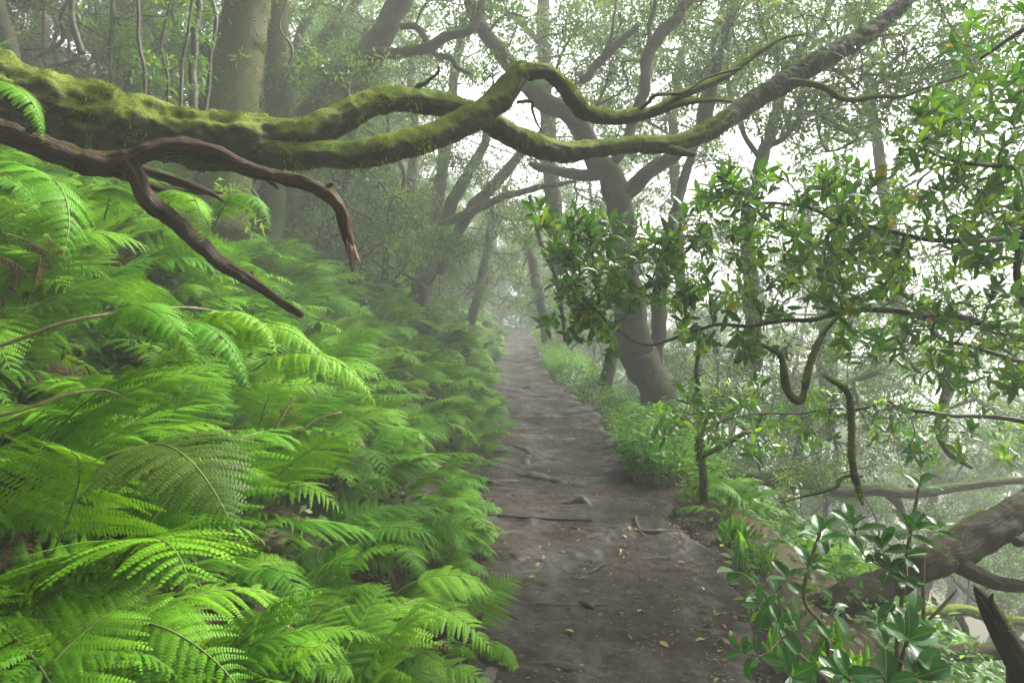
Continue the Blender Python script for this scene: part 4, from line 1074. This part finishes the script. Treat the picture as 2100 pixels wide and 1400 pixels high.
tree('slim_sapling', 'slim moss coated sapling standing at the right path edge', 'sapling',
     [[(1448, 1085, 12, 5.5), (1441, 1040, 8, 5.5), (1443, 970, 8, 5.5), (1434, 900, 6, 5.5), (1440, 840, 5, 5.5), (1428, 760, 4, 5.5), (1442, 690, 3, 5.5)],
      [(1440, 935, 6, 5.5), (1480, 915, 6, 5.5), (1520, 890, 6, 5.5), (1560, 870, 4, 5.5)]], 'bough', blobs([(1440, 850, 5.5, .4, 14), (1520, 880, 5.5, .3, 8)]), 9, .10, (.05, .10), leafmat='laurel', tuft=1500, tipr=.0016, maxr=.01, seg=.12, young=.3, shape=LEAF_MID)

# ---------------------------------------------------------------- logs and stumps on the lower slope
def log(name, specs, lab, mat='redlog', tuft=1500, thr=.35, cat='log', L=(.01, .025)):
    p0, _ = pl(specs[0]); base = p0[0]
    root = thing(name, lab, cat, tuple(base))
    for i, sp in enumerate(specs):
        p, r = pl(sp); r = r * (.72 if i or 'leaning' not in name else .74); mb = MB(); s = tube(mb, p, r, 28, max(.015, r.mean() * .2), .12, 6, fibre=.14, wob=.2, seed=i, lump=.05)
        o = part('trunk' if i == 0 else 'limb', mb.mesh('trunk' if i == 0 else 'limb', MAT[mat], base), root)
        if tuft and i == 0:
            m2 = MB(); moss(m2, s, tuft, L, thr, .2); part('moss', m2.mesh('moss', MAT['moss_tuft'], base), o)
log('leaning_log', [[(1650, 1290, 50, 3.9), (1720, 1240, 48, 3.95), (1800, 1205, 44, 4.05), (1890, 1160, 44, 4.15), (1970, 1120, 47, 4.3), (2050, 1075, 46, 4.45), (2140, 1020, 42, 4.6), (2300, 930, 44, 4.9)],
                    [(1960, 1150, 24, 4.2), (2010, 1180, 20, 4.2), (2070, 1200, 18, 4.2), (2200, 1205, 14, 4.2)], [(2080, 1110, 14, 4.3), (2140, 1110, 10, 4.3), (2220, 1120, 8, 4.3)]], 'big dark brown log leaning up to the right from the path edge', tuft=900, thr=.7)
log('fallen_tree', [[(1430, 962, 15, 8.0), (1480, 968, 17, 8.0), (1560, 982, 18, 8.0), (1640, 990, 18, 8.0), (1720, 1006, 17, 8.0), (1800, 1002, 17, 8.0), (1880, 1010, 15, 8.0), (1960, 1000, 13, 8.0), (2040, 990, 11, 8.0), (2140, 980, 9, 8.0), (2260, 960, 7, 8.0)],
                     [(1820, 1010, 12, 8.0), (1845, 1040, 10, 8.0), (1860, 1085, 8, 8.0)], [(1420, 940, 12, 7.6), (1385, 900, 13, 7.6), (1410, 898, 12, 7.6)]], 'long mossy trunk lying level across the misty slope', 'trunk', 2500, .1)
log('fallen_log', [[(1880, 1345, 22, 5.0), (1940, 1342, 24, 5.0), (2010, 1338, 24, 5.0), (2100, 1330, 22, 5.0), (2240, 1322, 20, 5.0)]], 'dark brown log lying flat in the lower right corner', tuft=700, thr=.5)
log('fallen_log', [[(1860, 1262, 12, 6.4), (1920, 1255, 14, 6.4), (1975, 1250, 15, 6.4), (2040, 1268, 13, 6.4), (2130, 1275, 12, 6.4), (2240, 1270, 10, 6.4)], [(1965, 1262, 9, 6.4), (1978, 1285, 8, 6.4), (1985, 1310, 6, 6.4)]], 'mossy green log arched in the mist behind the broken stump', 'bough', 1800, -.2)
log('fallen_log', [[(2020, 1050, 10, 7.0), (1990, 1065, 13, 7.0), (1975, 1085, 12, 7.0), (2020, 1100, 10, 7.0), (2080, 1092, 9, 7.0)]], 'short curved mossy stem behind the leaning log', 'bough', 800, 0)
log('broken_stump', [[(2140, 1470, 44, 2.55), (2105, 1390, 40, 2.55), (2070, 1330, 33, 2.55), (2045, 1280, 28, 2.55), (2025, 1240, 22, 2.55), (2008, 1215, 12, 2.55), (1998, 1202, 3, 2.55)], [(2075, 1310, 20, 2.6), (2080, 1370, 22, 2.6), (2090, 1460, 24, 2.6)], [(2060, 1290, 16, 2.53), (2040, 1255, 13, 2.52), (2032, 1232, 8, 2.52), (2036, 1216, 2, 2.52)], [(2050, 1300, 15, 2.53), (2024, 1256, 10, 2.52), (2006, 1222, 4, 2.52)]], 'broken brown stump with a jagged tip at the lower right', 'redlog', 500, .6, 'stump', (.006, .014))

# ---------------------------------------------------------------- glossy seedlings in front at the right
def seedling(lab, stems, tips, ground, Ls=(.068, .122)):
    """stems: pixel polylines from the ground; tips: (px, py, d, leaves, scale, lean)"""
    base = np.array(ground)
    root = thing('glossy_seedling', lab, 'seedling', tuple(base))
    mb = MB(); sk = []
    for s in stems:
        p, r = pl(s); tube(mb, p, r, 8, .02, .1, 20, wob=.5); sk.append(p)
    att = np.array([P(a, b, d) for a, b, d, *_ in tips])
    ch, tp, td = grow(sk, att, .07, .3, .15, .0022, .3, .006)
    add_chains(mb, ch, 6, .03)
    st = part('stem', mb.mesh('stem', MAT['stalk'], base), root)
    for (a, b, d, n, sc, lean), pos in zip(tips, att):
        lb = MB(); B, A, U, LL = [], [], [], []
        ax = norm(np.array([lean[0], lean[1], lean[2]], float))
        s = norm(np.cross(ax, [.2, .9, .3])); t = np.cross(ax, s); ph = rng.uniform(0, 6.28)
        for i in range(n):
            f = i / max(1, n - 1); an = ph + i * 2.4 + rng.normal() * .15; op = 1.45 - .75 * f + rng.normal() * .12
            dr = ax * math.cos(op) + (math.cos(an) * s + math.sin(an) * t) * math.sin(op)
            B.append(pos - ax * .03 * (1 - f)); A.append(dr); U.append(ax + rng.normal(size=3) * .15); LL.append(rng.uniform(*Ls) * sc * (1 - .25 * f))
        LL = np.array(LL)
        leaves(lb, B, np.array(A), np.array(U), LL, LL * rng.uniform(.44, .56, n), LEAF_NEAR, rng.uniform(.75, 1.3, (n, 1)) * np.ones(3))
        part('leaf_rosette', lb.mesh('leaf_rosette', MAT['gloss'], base), root)
def gp(px, py, d):
    c = P(px, py, d); return (c[0], c[1], float(G(c[0], c[1])))
seedling('tall glossy leaved seedling in front of the leaning log', [[(1705, 1370, 5, 2.3), (1690, 1290, 5, 2.3), (1650, 1230, 4, 2.3), (1662, 1150, 4, 2.3), (1682, 1090, 3, 2.3)]],
         [(1683, 1092, 2.3, 7, 1.0, (0, -.2, 1)), (1664, 1152, 2.28, 7, .95, (.2, -.3, 1)), (1612, 1178, 2.35, 6, .7, (-.3, -.2, 1)), (1560, 1235, 2.3, 6, .85, (-.6, -.3, .8)), (1600, 1272, 2.22, 5, .85, (0, -.5, .7)), (1712, 1240, 2.35, 3, .85, (.3, -.2, 1))], gp(1705, 1370, 2.3))
seedling('glossy leaved seedling with low side shoots over the muddy path edge', [[(1700, 1400, 4, 2.2), (1640, 1340, 4, 2.2), (1600, 1310, 3, 2.2)]],
         [(1520, 1335, 2.15, 5, .85, (-.7, -.2, .5)), (1510, 1172, 2.5, 4, .9, (-.6, -.2, .8)), (1560, 1345, 2.1, 3, .8, (.1, -.6, .2)), (1650, 1290, 2.15, 3, .75, (.4, -.4, .6)), (1625, 1385, 2.05, 4, .9, (.1, -.6, .5)), (1712, 1315, 2.1, 3, .9, (.5, -.2, .9))], gp(1700, 1400, 2.2))
seedling('big leaved glossy seedling spreading flat rosettes at the bottom edge', [[(1790, 1450, 5, 1.95), (1760, 1410, 5, 1.95), (1735, 1385, 4, 1.95)], [(1850, 1450, 5, 2.0), (1845, 1380, 5, 2.0), (1862, 1312, 4, 2.0)]],
         [(1735, 1385, 1.95, 9, 1.1, (0, -.55, 1)), (1864, 1310, 2.0, 9, 1.1, (.1, -.65, .9)), (1878, 1385, 1.95, 8, 1.1, (.3, -.5, .8)), (1820, 1400, 1.9, 6, 1.0, (0, -.4, 1))], gp(1790, 1400, 1.95))
seedling('upright glossy seedling with dark leaves before the long level trunk', [[(1835, 1400, 5, 2.4), (1840, 1300, 5, 2.4), (1852, 1200, 4, 2.4), (1866, 1110, 4, 2.4), (1885, 1000, 3, 2.45)]],
         [(1886, 990, 2.45, 8, .85, (.1, -.1, 1)), (1866, 1080, 2.38, 8, .95, (.1, -.3, 1)), (1862, 1135, 2.36, 6, .75, (.3, -.3, .9)), (1862, 1185, 2.35, 4, .6, (0, -.4, 1)), (1808, 1120, 2.4, 7, 1.0, (-.4, -.2, .9)), (1748, 1072, 2.5, 7, .95, (-.3, 0, 1)), (1822, 1165, 2.38, 6, .9, (-.3, -.4, .7)),
          (1925, 1080, 2.5, 6, .9, (.5, -.1, .9)), (1800, 1270, 2.3, 4, 1.1, (-.2, -.3, 1)), (1870, 1265, 2.3, 4, 1.1, (.3, -.2, 1)), (1770, 1135, 2.45, 5, .9, (-.2, -.3, 1))], gp(1835, 1380, 2.4))
for sp, lab in (([(1895, 1300, 4, 2.5), (1893, 1200, 4, 2.5), (1895, 1140, 3, 2.5)], 'straight bare stem beside the upright glossy seedling'), ([(1905, 1270, 3, 2.4), (1935, 1240, 4, 2.4), (1963, 1208, 2, 2.4)], 'short dark twig pointing up before the broken stump')):
    p, r = pl(sp); mb = MB(); tube(mb, p, r, 7, .03, .1, 20)
    single('bare_twig', mb.mesh('bare_twig', MAT['stalk'], p[0]), lab, 'twig', tuple(p[0]))

# ---------------------------------------------------------------- roots, sticks and fallen leaves on the path
def on_path(px, py):
    d = 3.0
    for _ in range(40):
        p = P(px, py, d); g = float(pathz(p[0], p[1])); q = PX((p[0], p[1], g))
        d *= 1 + (q[1] - py) / 900 * (1 if d < 40 else 0)
        d = min(max(d, 1.0), 40)
    return np.array([p[0], p[1], g]), d
ROOTS = [([(1060, 962, 5), (1080, 976, 9), (1130, 985, 8), (1180, 992, 7), (1235, 996, 4)], 'long root ridge crossing the path below its middle'), ([(1072, 970, 8), (1078, 952, 7), (1075, 935, 4)], 'short root knuckle at the left end of the long ridge'),
         ([(1030, 905, 4), (1065, 918, 7), (1090, 930, 7), (1110, 945, 4)], 'knotted root in the middle of the path'), ([(1050, 930, 4), (1080, 935, 6), (1115, 925, 5)], 'root knot lying beside the knotted root'),
         ([(1000, 853, 4), (1050, 858, 6), (1110, 856, 6), (1160, 852, 4)], 'root step running across the path in the distance'), ([(1135, 905, 3), (1165, 902, 5), (1195, 895, 3)], 'thin root on the right of the knotted root'),
         ([(1160, 1033, 3), (1185, 1028, 9), (1215, 1036, 4)], 'humped root bump right of the path middle'), ([(1195, 1100, 3), (1230, 1094, 7), (1270, 1098, 4)], 'low root hump below the humped bump'), ([(1215, 1108, 3), (1233, 1103, 6), (1258, 1110, 3)], 'second low root hump tight below the first'),
         ([(1075, 1145, 4), (1110, 1150, 7), (1150, 1165, 6), (1190, 1178, 4)], 'slanting wet root in the muddy middle of the path'), ([(1085, 1130, 3), (1140, 1136, 5), (1200, 1140, 3)], 'dark root above the slanting wet root'),
         ([(965, 1100, 3), (1000, 1105, 6), (1015, 1115, 3)], 'stubby root at the left edge of the path'), ([(975, 940, 4), (1000, 945, 5), (1030, 950, 3)], 'root at the left path edge beside the knotted root'), ([(1090, 832, 3), (1115, 834, 5), (1140, 836, 3)], 'small dark root step far up the path'),
         ([(1070, 796, 3), (1085, 795, 4), (1100, 797, 2)], 'tiny root bump in the far misty path'), ([(960, 983, 4), (1000, 990, 5), (1040, 993, 3)], 'flat root running in from the left bank'), ([(1050, 1350, 6), (1130, 1362, 10), (1220, 1378, 11), (1290, 1392, 7)], 'broad muddy root ridge at the bottom of the path'),
         ([(985, 1405, 14), (1005, 1385, 15), (1025, 1362, 7)], 'grey root end poking up at the bottom of the path')]
for sp, lab in ROOTS:
    pts, rad = [], []
    for a, b, r in sp:
        q, d = on_path(a, b); rr = r * d / F * 1.3; pts.append(q - np.array([0, 0, rr * .35])); rad.append(rr)
    pts = np.array(pts); pts[0][2] -= rad[0]; pts[-1][2] -= rad[-1] * 1.2
    mb = MB(); tube(mb, pts, rad, 10, .02, .22, 12, fibre=.12, wob=.5)
    single('exposed_root', mb.mesh('exposed_root', MAT['root'], pts[0]), lab, 'root', tuple(pts[0]))
for k in range(16):
    a, b = rng.uniform(-120, 130), rng.uniform(800, 1330); q0, _ = on_path(1180, b); cx = PX((float(pc(q0[1])), q0[1], q0[2]))[0]; w_ = rng.uniform(25, 75) * (b - 560) / 400; sk = rng.normal() * 8
    pts, rad = [], []
    for f, r in ((-1, 2), (-.4, 5), (.3, 5), (1, 2)):
        q, d = on_path(cx + a * (b - 600) / 400 + f * w_, b + f * sk + rng.normal() * 2); rr = r * rng.uniform(.7, 1.2) * d / F; pts.append(q - np.array([0, 0, rr * .5])); rad.append(rr)
    pts = np.array(pts); pts[0][2] -= rad[0] * 2; pts[-1][2] -= rad[-1] * 2
    mb = MB(); tube(mb, pts, rad, 8, .02, .25, 14, wob=.9)
    single('exposed_root', mb.mesh('exposed_root', MAT['root'], pts[0]), 'thin wet root just breaking the surface of the muddy path', 'root', tuple(pts[0]), group='thin roots breaking the mud')
def stick(sp, lab, mat='twig', name='twig'):
    pts, rad = [], []
    for a, b, r, h in sp:
        q, d = on_path(a, b); pts.append(q + np.array([0, 0, h + .004])); rad.append(r * d / F)
    mb = MB(); tube(mb, np.array(pts), rad, 7, .015, .2, 20, wob=.5)
    single(name, mb.mesh(name, MAT[mat], pts[0]), lab, 'twig', tuple(pts[0]))
stick([(1000, 1056, 2, 0), (1080, 1062, 3, .005), (1150, 1066, 3, 0), (1215, 1068, 2, 0)], 'long thin twig lying across the path')
stick([(1303, 1062, 3, 0), (1306, 1078, 3, .01), (1318, 1098, 2, 0)], 'crooked twig at the right side of the path')
stick([(1210, 1176, 3, 0), (1225, 1168, 3, .01), (1243, 1164, 2, .02)], 'short dark stick on smooth mud')
stick([(1190, 1238, 6, 0), (1205, 1242, 7, 0), (1218, 1248, 4, 0)], 'thick dark bark chip on the mud')
stick([(1033, 1258, 2, 0), (1048, 1264, 2, 0), (1060, 1270, 2, 0)], 'small brown twig right of the broken stick')
cr, cd = on_path(905, 1300)
def debris():
    A = [(862, 1318, 8, 2.75), (895, 1303, 12, 2.78), (925, 1290, 13, 2.8), (955, 1283, 11, 2.8), (978, 1272, 9, 2.8), (990, 1258, 4, 2.82)]
    Bq = [(925, 1290, 9, 2.8), (945, 1307, 8, 2.78), (970, 1316, 4, 2.78)]
    p, r = pl(A); base = p[0]
    for s in (0,):
        root = thing('broken_stick', 'dark wet broken stick with a fork lying at the left path edge', 'stick', tuple(base))
        for q in (A, Bq):
            p, r = pl(q); mb = MB(); tube(mb, p, r, 10, .012, .2, 18, fibre=.15, wob=.4); part('limb', mb.mesh('limb', MAT['dead'], base), root)
debris()
def leafmesh(seed, mat):
    r = np.random.default_rng(seed); mb = MB()
    V, Q = LEAF_NEAR; V = V.copy(); V[:, 1] *= .42; V[:, 2] = V[:, 2] * r.uniform(-.2, 1.2) + .10 * np.sin(V[:, 0] * r.uniform(2, 5)) + .12 * V[:, 1] * r.normal()
    V[:, 0] -= .5
    mb.add(V, Q); return mb.mesh('fallen_leaf', MAT[mat])
FL = {m: [leafmesh(i + 9 * j, m) for i in range(3)] for j, m in enumerate(('leaf_yellow', 'leaf_orange', 'leaf_brown', 'leaf_green'))}
FLN = {'leaf_yellow': 'yellow', 'leaf_orange': 'orange brown', 'leaf_brown': 'dark brown', 'leaf_green': 'pale green'}
FLZ = [(0, 3.3, 'on the mud at the near end of the path'), (3.3, 4.2, 'on the smooth mud below the slanting wet root'), (4.2, 5.4, 'on the path around the low root humps'), (5.4, 40, 'on the path beyond the long root ridge')]
nl = 0
while nl < 240:
    y = 2.5 + 8 * rng.random() ** 2.0
    t = np.clip(rng.normal() * .55, -1, 1) if rng.random() < .6 else rng.choice([-1, 1]) * rng.uniform(.7, 1.0)
    if y < 3.0 and rng.random() < .4: t = rng.uniform(-1, .1)
    x = pc(y) + t * pw(y)
    z = float(pathz(x, y)) + .007
    if PX((x, y, z))[1] > 1420: continue
    m = rng.choice(list(FL), p=[.30, .24, .32, .14]); zn = next(q[2] for q in FLZ if q[0] <= y < q[1])
    single('fallen_leaf', FL[m][rng.integers(3)], f'{FLN[m]} fallen leaf {zn}', 'leaf', (x, y, z), (rng.normal() * .25, rng.normal() * .25, rng.uniform(0, 6.28)), rng.uniform(.028, .062), f'{FLN[m]} fallen leaves {zn}')
    nl += 1
def litter():
    mb = MB(); n = 46000
    y = 2.2 + 12 * rng.random(n) ** 1.7
    edge = rng.random(n) < .55
    t = np.where(edge, rng.choice([-1, 1], n) * rng.uniform(.78, 1.12, n), rng.uniform(-1, 1, n))
    x = pc(y) + t * pw(y)
    z = np.maximum(pathz(x, y) - .09 * sstep(np.abs(t), .86, 1.0), G(x, y) - .07 * sstep(1.06 - np.abs(t), 0, .14)) + .004
    al = rdir(n) * np.array([1, 1, .12]); up = np.array([0, 0, 1.0]) + rng.normal(size=(n, 3)) * .2
    l = .004 + .03 * rng.random(n) ** 2; w = l * rng.choice([.12, .5], n, p=[.55, .45])
    c = np.array([[.05, .035, .025], [.10, .06, .035], [.16, .09, .045], [.30, .22, .07]])[rng.choice(4, n, p=[.62, .24, .10, .04])] / .1
    leaves(mb, np.stack([x, y, z], -1), al, up, l, w, LEAF_FAR, c * rng.uniform(.7, 1.2, (n, 1)))
    k = NT('litter'); p = k.n('ShaderNodeBsdfPrincipled', i_Roughness=.5); k.set(p.inputs['Base Color'], k.mix(1.0, (.1, .1, .1, 1), k.attr('tint'), 'MULTIPLY')); k.set(k.out.inputs[0], p)
    single('leaf_litter', mb.mesh('leaf_litter', k.m), None, None, kind='stuff')
litter()

# ---------------------------------------------------------------- the wood behind, in the mist
def proto(seed, H=9.0, lean=.15, nlimb=6, ncl=200, per=60, L=(.06, .12), spread=2.4, r0=.17, crown0=.35):
    global rng
    keep = rng; rng = np.random.default_rng(seed)
    h = np.linspace(0, 1, 8)
    pts = np.stack([H * lean * h ** 1.3 * math.cos(seed) + np.cumsum(rng.normal(size=8) * .16), H * lean * h ** 1.3 * math.sin(seed) + np.cumsum(rng.normal(size=8) * .16), H * h], -1)
    pts -= pts[0]
    rad = r0 * (1 - .78 * h); rad[0] *= 1.3
    mb = MB(); tube(mb, pts, rad, 10, .15, .14, 3, wob=.3); sk = [pts]; cl = [pts[-1] + rdir(16) * np.array([1.1, 1.1, .7])]
    for i in range(nlimb):
        f = crown0 + (.95 - crown0) * i / nlimb; b = np.array([np.interp(f, h, pts[:, k]) for k in range(3)])
        a = seed + i * 2.4 + rng.normal() * .4; Ln = spread * rng.uniform(.7, 1.2) * (1.15 - .5 * f)
        e = b + np.array([math.cos(a) * Ln, math.sin(a) * Ln, rng.uniform(.1, .8) * Ln])
        m1 = b * .6 + e * .4 + np.array([0, 0, -.15]) + rng.normal(size=3) * .2; m2 = b * .25 + e * .75 + rng.normal(size=3) * .3
        rb = np.interp(f, h, rad) * .6
        tube(mb, [b, m1, m2, e], [rb, rb * .75, rb * .5, rb * .25], 7, .15, .14, 4, wob=.4); sk.append(np.array([m1, m2, e]))
        n = ncl // nlimb
        cl.append(e + rdir(n) * (rng.random((n, 1)) ** .5) * Ln * .55 * np.array([1, 1, .6]))
    cl = np.concatenate(cl)
    ch, tp, td = grow(sk, cl, .4, .2, .35, .005, maxr=.04)
    add_chains(mb, ch, 4, .25)
    lb = MB(); cloud(lb, tp, per, .23, L, (.35, .55), LEAF_FAR, .6, 1.3, .1)
    rng = keep
    return mb.mesh('trunk', MAT['trunk']), lb.mesh('crown', MAT['crown'])
PR = [proto(11), proto(12, 10, .22, 7, 230), proto(13, 8, .3, 6, 190, 55), proto(14, 11, .12, 8, 260), proto(15, 7, .25, 7, 220, 65, crown0=.15), proto(16, 4.2, .2, 7, 190, 60, (.05, .09), 1.5, .07, .1), proto(17, 3.4, .3, 6, 170, 60, (.05, .09), 1.4, .05, .08)]
def bgtree(k, x, y, s, rz, name, label, group, cat='tree'):
    root = thing(name, label, cat, (x, y, float(G(x, y)) - .1), group)
    root.rotation_euler = (0, 0, rz); root.scale = (s, s, s)
    part('trunk', PR[k][0], root); part('crown', PR[k][1], root)
bg_pts = []
def scatter(n, xr, yr, gap, ks, sr, name, label, group, cat='tree', clear=1.0, ok=None):
    c = t = 0
    while c < n and t < 4000:
        t += 1
        x = rng.uniform(*xr); y = rng.uniform(*yr)
        if abs(x - pc(y)) < pw(y) + clear: continue
        if ok and not ok(x, y): continue
        if any((a - x) ** 2 + (b - y) ** 2 < gap * gap for a, b in bg_pts): continue
        bg_pts.append((x, y)); bgtree(int(rng.choice(ks)), x, y, rng.uniform(*sr), rng.uniform(0, 6.28), name, label, group, cat); c += 1
scatter(16, (-13, -3.4), (10, 26), 1.7, [0, 1, 2, 3, 4], (.7, 1.0), 'misty_tree', 'misty slender tree standing in the dark wood above the left bank', 'trees of the dark wood above the bank', clear=2.6)
scatter(14, (-12, -4.5), (5.5, 13), 1.5, [0, 1, 3], (.6, .9), 'misty_tree', 'shadowy tree high on the upper left bank behind the thin saplings', 'shadowy trees on the upper bank', ok=lambda x, y: x < -.62 * y - .6)
scatter(30, (-13, -4), (4.5, 13), .9, [5, 6], (.6, 1.0), 'misty_shrub', 'leafy shrub on the dark upper bank behind the mossy bough', 'shrubs on the dark upper bank', 'shrub', ok=lambda x, y: x < -.52 * y - .4)
scatter(40, (-9, 0), (9, 27), 1.0, [5, 6], (.6, .95), 'misty_shrub', 'misty shrub with small leaves on the bank above the far ferns', 'misty shrubs above the far bank', 'shrub', clear=1.5)
scatter(14, (-9, 5), (38, 62), 1.4, [0, 1, 2, 3, 4, 5], (.8, 1.1), 'misty_tree', 'palest tree far behind the bend of the path', 'palest trees beyond the bend', clear=.3)
scatter(16, (9, 42), (14, 50), 2.2, [0, 1, 2, 3, 4], (1.3, 2.1), 'misty_tree', 'very pale tall tree far down the slope', 'pale tall trees far down the slope', clear=6)
scatter(16, (2.6, 22), (16, 36), 2.0, [0, 1, 2, 3, 4], (.8, 1.2), 'misty_tree', 'pale misty tree rising from the slope below the path', 'misty trees on the lower slope', clear=1.6, ok=lambda x, y: not 1190 < PX((x, y, 0))[0] < 1470)
scatter(12, (3.5, 14), (8, 14), 1.6, [5, 6, 4], (.6, .9), 'misty_shrub', 'misty shrub on the falling slope behind the laurel', 'misty shrubs on the lower slope', 'shrub', clear=2.0)
scatter(30, (-8, 9), (24, 44), 1.5, [0, 1, 2, 3, 4], (.7, 1.0), 'misty_tree', 'faint tree closing off the far end of the path in the mist', 'faint trees at the path end', clear=.9)
scatter(30, (-6, 6), (18, 38), .9, [5, 6], (.5, .9), 'misty_shrub', 'faint shrub beside the far end of the path', 'faint shrubs at the path end', 'shrub', clear=.6)

# unseen trees added around the camera to shade the near mist, path and bank
for k, (x, y, s_, p_) in enumerate([(-4.6, -2.0, .95, 1), (3.2, -3.4, 1.0, 3), (-2.4, -6.0, 1.0, 0), (6.6, 3.0, 1.9, 3), (8.6, -.5, 1.9, 3), (-6.0, 2.6, .85, 0), (1.6, -7.5, 1.0, 1), (-3.2, 1.6, .85, 3), (-5.4, 2.6, 1.6, 3), (4.4, -1.6, 1.7, 3), (6.4, -3.6, 1.5, 3), (-5.4, -.6, 1.2, 1), (.9, -2.8, 1.4, 3), (-1.9, -3.0, 1.4, 0), (-7.2, 4.6, 1.7, 3), (-6.6, -2.8, 1.7, 3), (3.2, -5.4, 1.8, 3), (-8.4, 8.0, 1.6, 3), (-11.2, 12.5, 1.6, 3), (-9.2, 5.0, 1.7, 1)]):
    bgtree(p_, x, y, s_, 1.3 * k, 'added_shade_tree', 'unseen tree added to shade the near path and bank', 'unseen trees added to shade the near path and bank')

for k, (x, y) in enumerate(bend):
    bgtree(5 + k % 2, x, y, (.8, .7, .9, 1.0, 1.0, 1.2, 1.3, 1.3)[k], k, 'misty_shrub', 'faint shrub closing the bend where the path disappears', 'faint shrubs at the bend of the path', 'shrub')
EXPO=2.45
# ---------------------------------------------------------------- camera, air and light
cam = bpy.data.cameras.new('camera'); co = bpy.data.objects.new('camera', cam); COL.objects.link(co)
cam.lens = 24.0; cam.sensor_width = 36.0; cam.clip_start = .05; cam.clip_end = 2000
co.location = CAM; co.rotation_euler = (math.pi / 2 - PITCH, 0, 0)
scene.camera = co

def haze():
    x0, x1, y0, y1, z0, z1 = -152, 152, -13.5, 162, HAZE_BOTTOM, HAZE_TOP
    V = [(x, y, z) for x in (x0, x1) for y in (y0, y1) for z in (z0, z1)]
    Q = [(0, 1, 3, 2), (4, 6, 7, 5), (0, 4, 5, 1), (2, 3, 7, 6), (0, 2, 6, 4), (1, 5, 7, 3)]
    k = NT('mist')
    pv = k.n('ShaderNodeVolumePrincipled')
    pv.inputs['Color'].default_value = HAZE_COL
    pv.inputs['Density'].default_value = HAZE_D
    pv.inputs['Anisotropy'].default_value = .0
    k.set(k.out.inputs['Volume'], pv)
    mb = MB(); mb.add(V, Q)
    single('haze', mb.mesh('haze', k.m, smooth=False), None, None, kind='stuff')
HAZE_COL = (.92, .96, .92, 1); HAZE_D = .0088
HAZE_BOTTOM = -26; HAZE_TOP = 32
haze()

w = bpy.data.worlds.new('World'); scene.world = w; w.use_nodes = True
nt = w.node_tree; bg = nt.nodes['Background']
sky = nt.nodes.new('ShaderNodeTexSky'); sky.sky_type = 'NISHITA'; sky.sun_disc = False
ELEV, AZ = 40, 60
sky.sun_elevation = R(ELEV); sky.sun_rotation = R(AZ)
sky.air_density = 1.0; sky.dust_density = 6.0; sky.ozone_density = .5
hs = nt.nodes.new('ShaderNodeHueSaturation'); hs.inputs['Saturation'].default_value = .30
nt.links.new(sky.outputs[0], hs.inputs['Color']); nt.links.new(hs.outputs[0], bg.inputs[0])
bg.inputs[1].default_value = .15
sl = bpy.data.lights.new('sun', 'SUN'); so = bpy.data.objects.new('sun', sl); COL.objects.link(so)
sl.energy = 2.5; sl.angle = R(8); sl.color = (1, .96, .88)
so.rotation_euler = (R(90 - ELEV), 0, R(180 - AZ))
so.location = (0, 0, 40)

scene.view_settings.view_transform = 'Standard'; scene.view_settings.look = 'None'
scene.view_settings.exposure = EXPO; scene.view_settings.gamma = 1.0
scene.render.engine = 'CYCLES'
c = scene.cycles
c.max_bounces = 8; c.diffuse_bounces = 4; c.glossy_bounces = 2; c.transmission_bounces = 4; c.volume_bounces = 1
c.transparent_max_bounces = 4
c.use_denoising = True
c.sample_clamp_indirect = 6.0
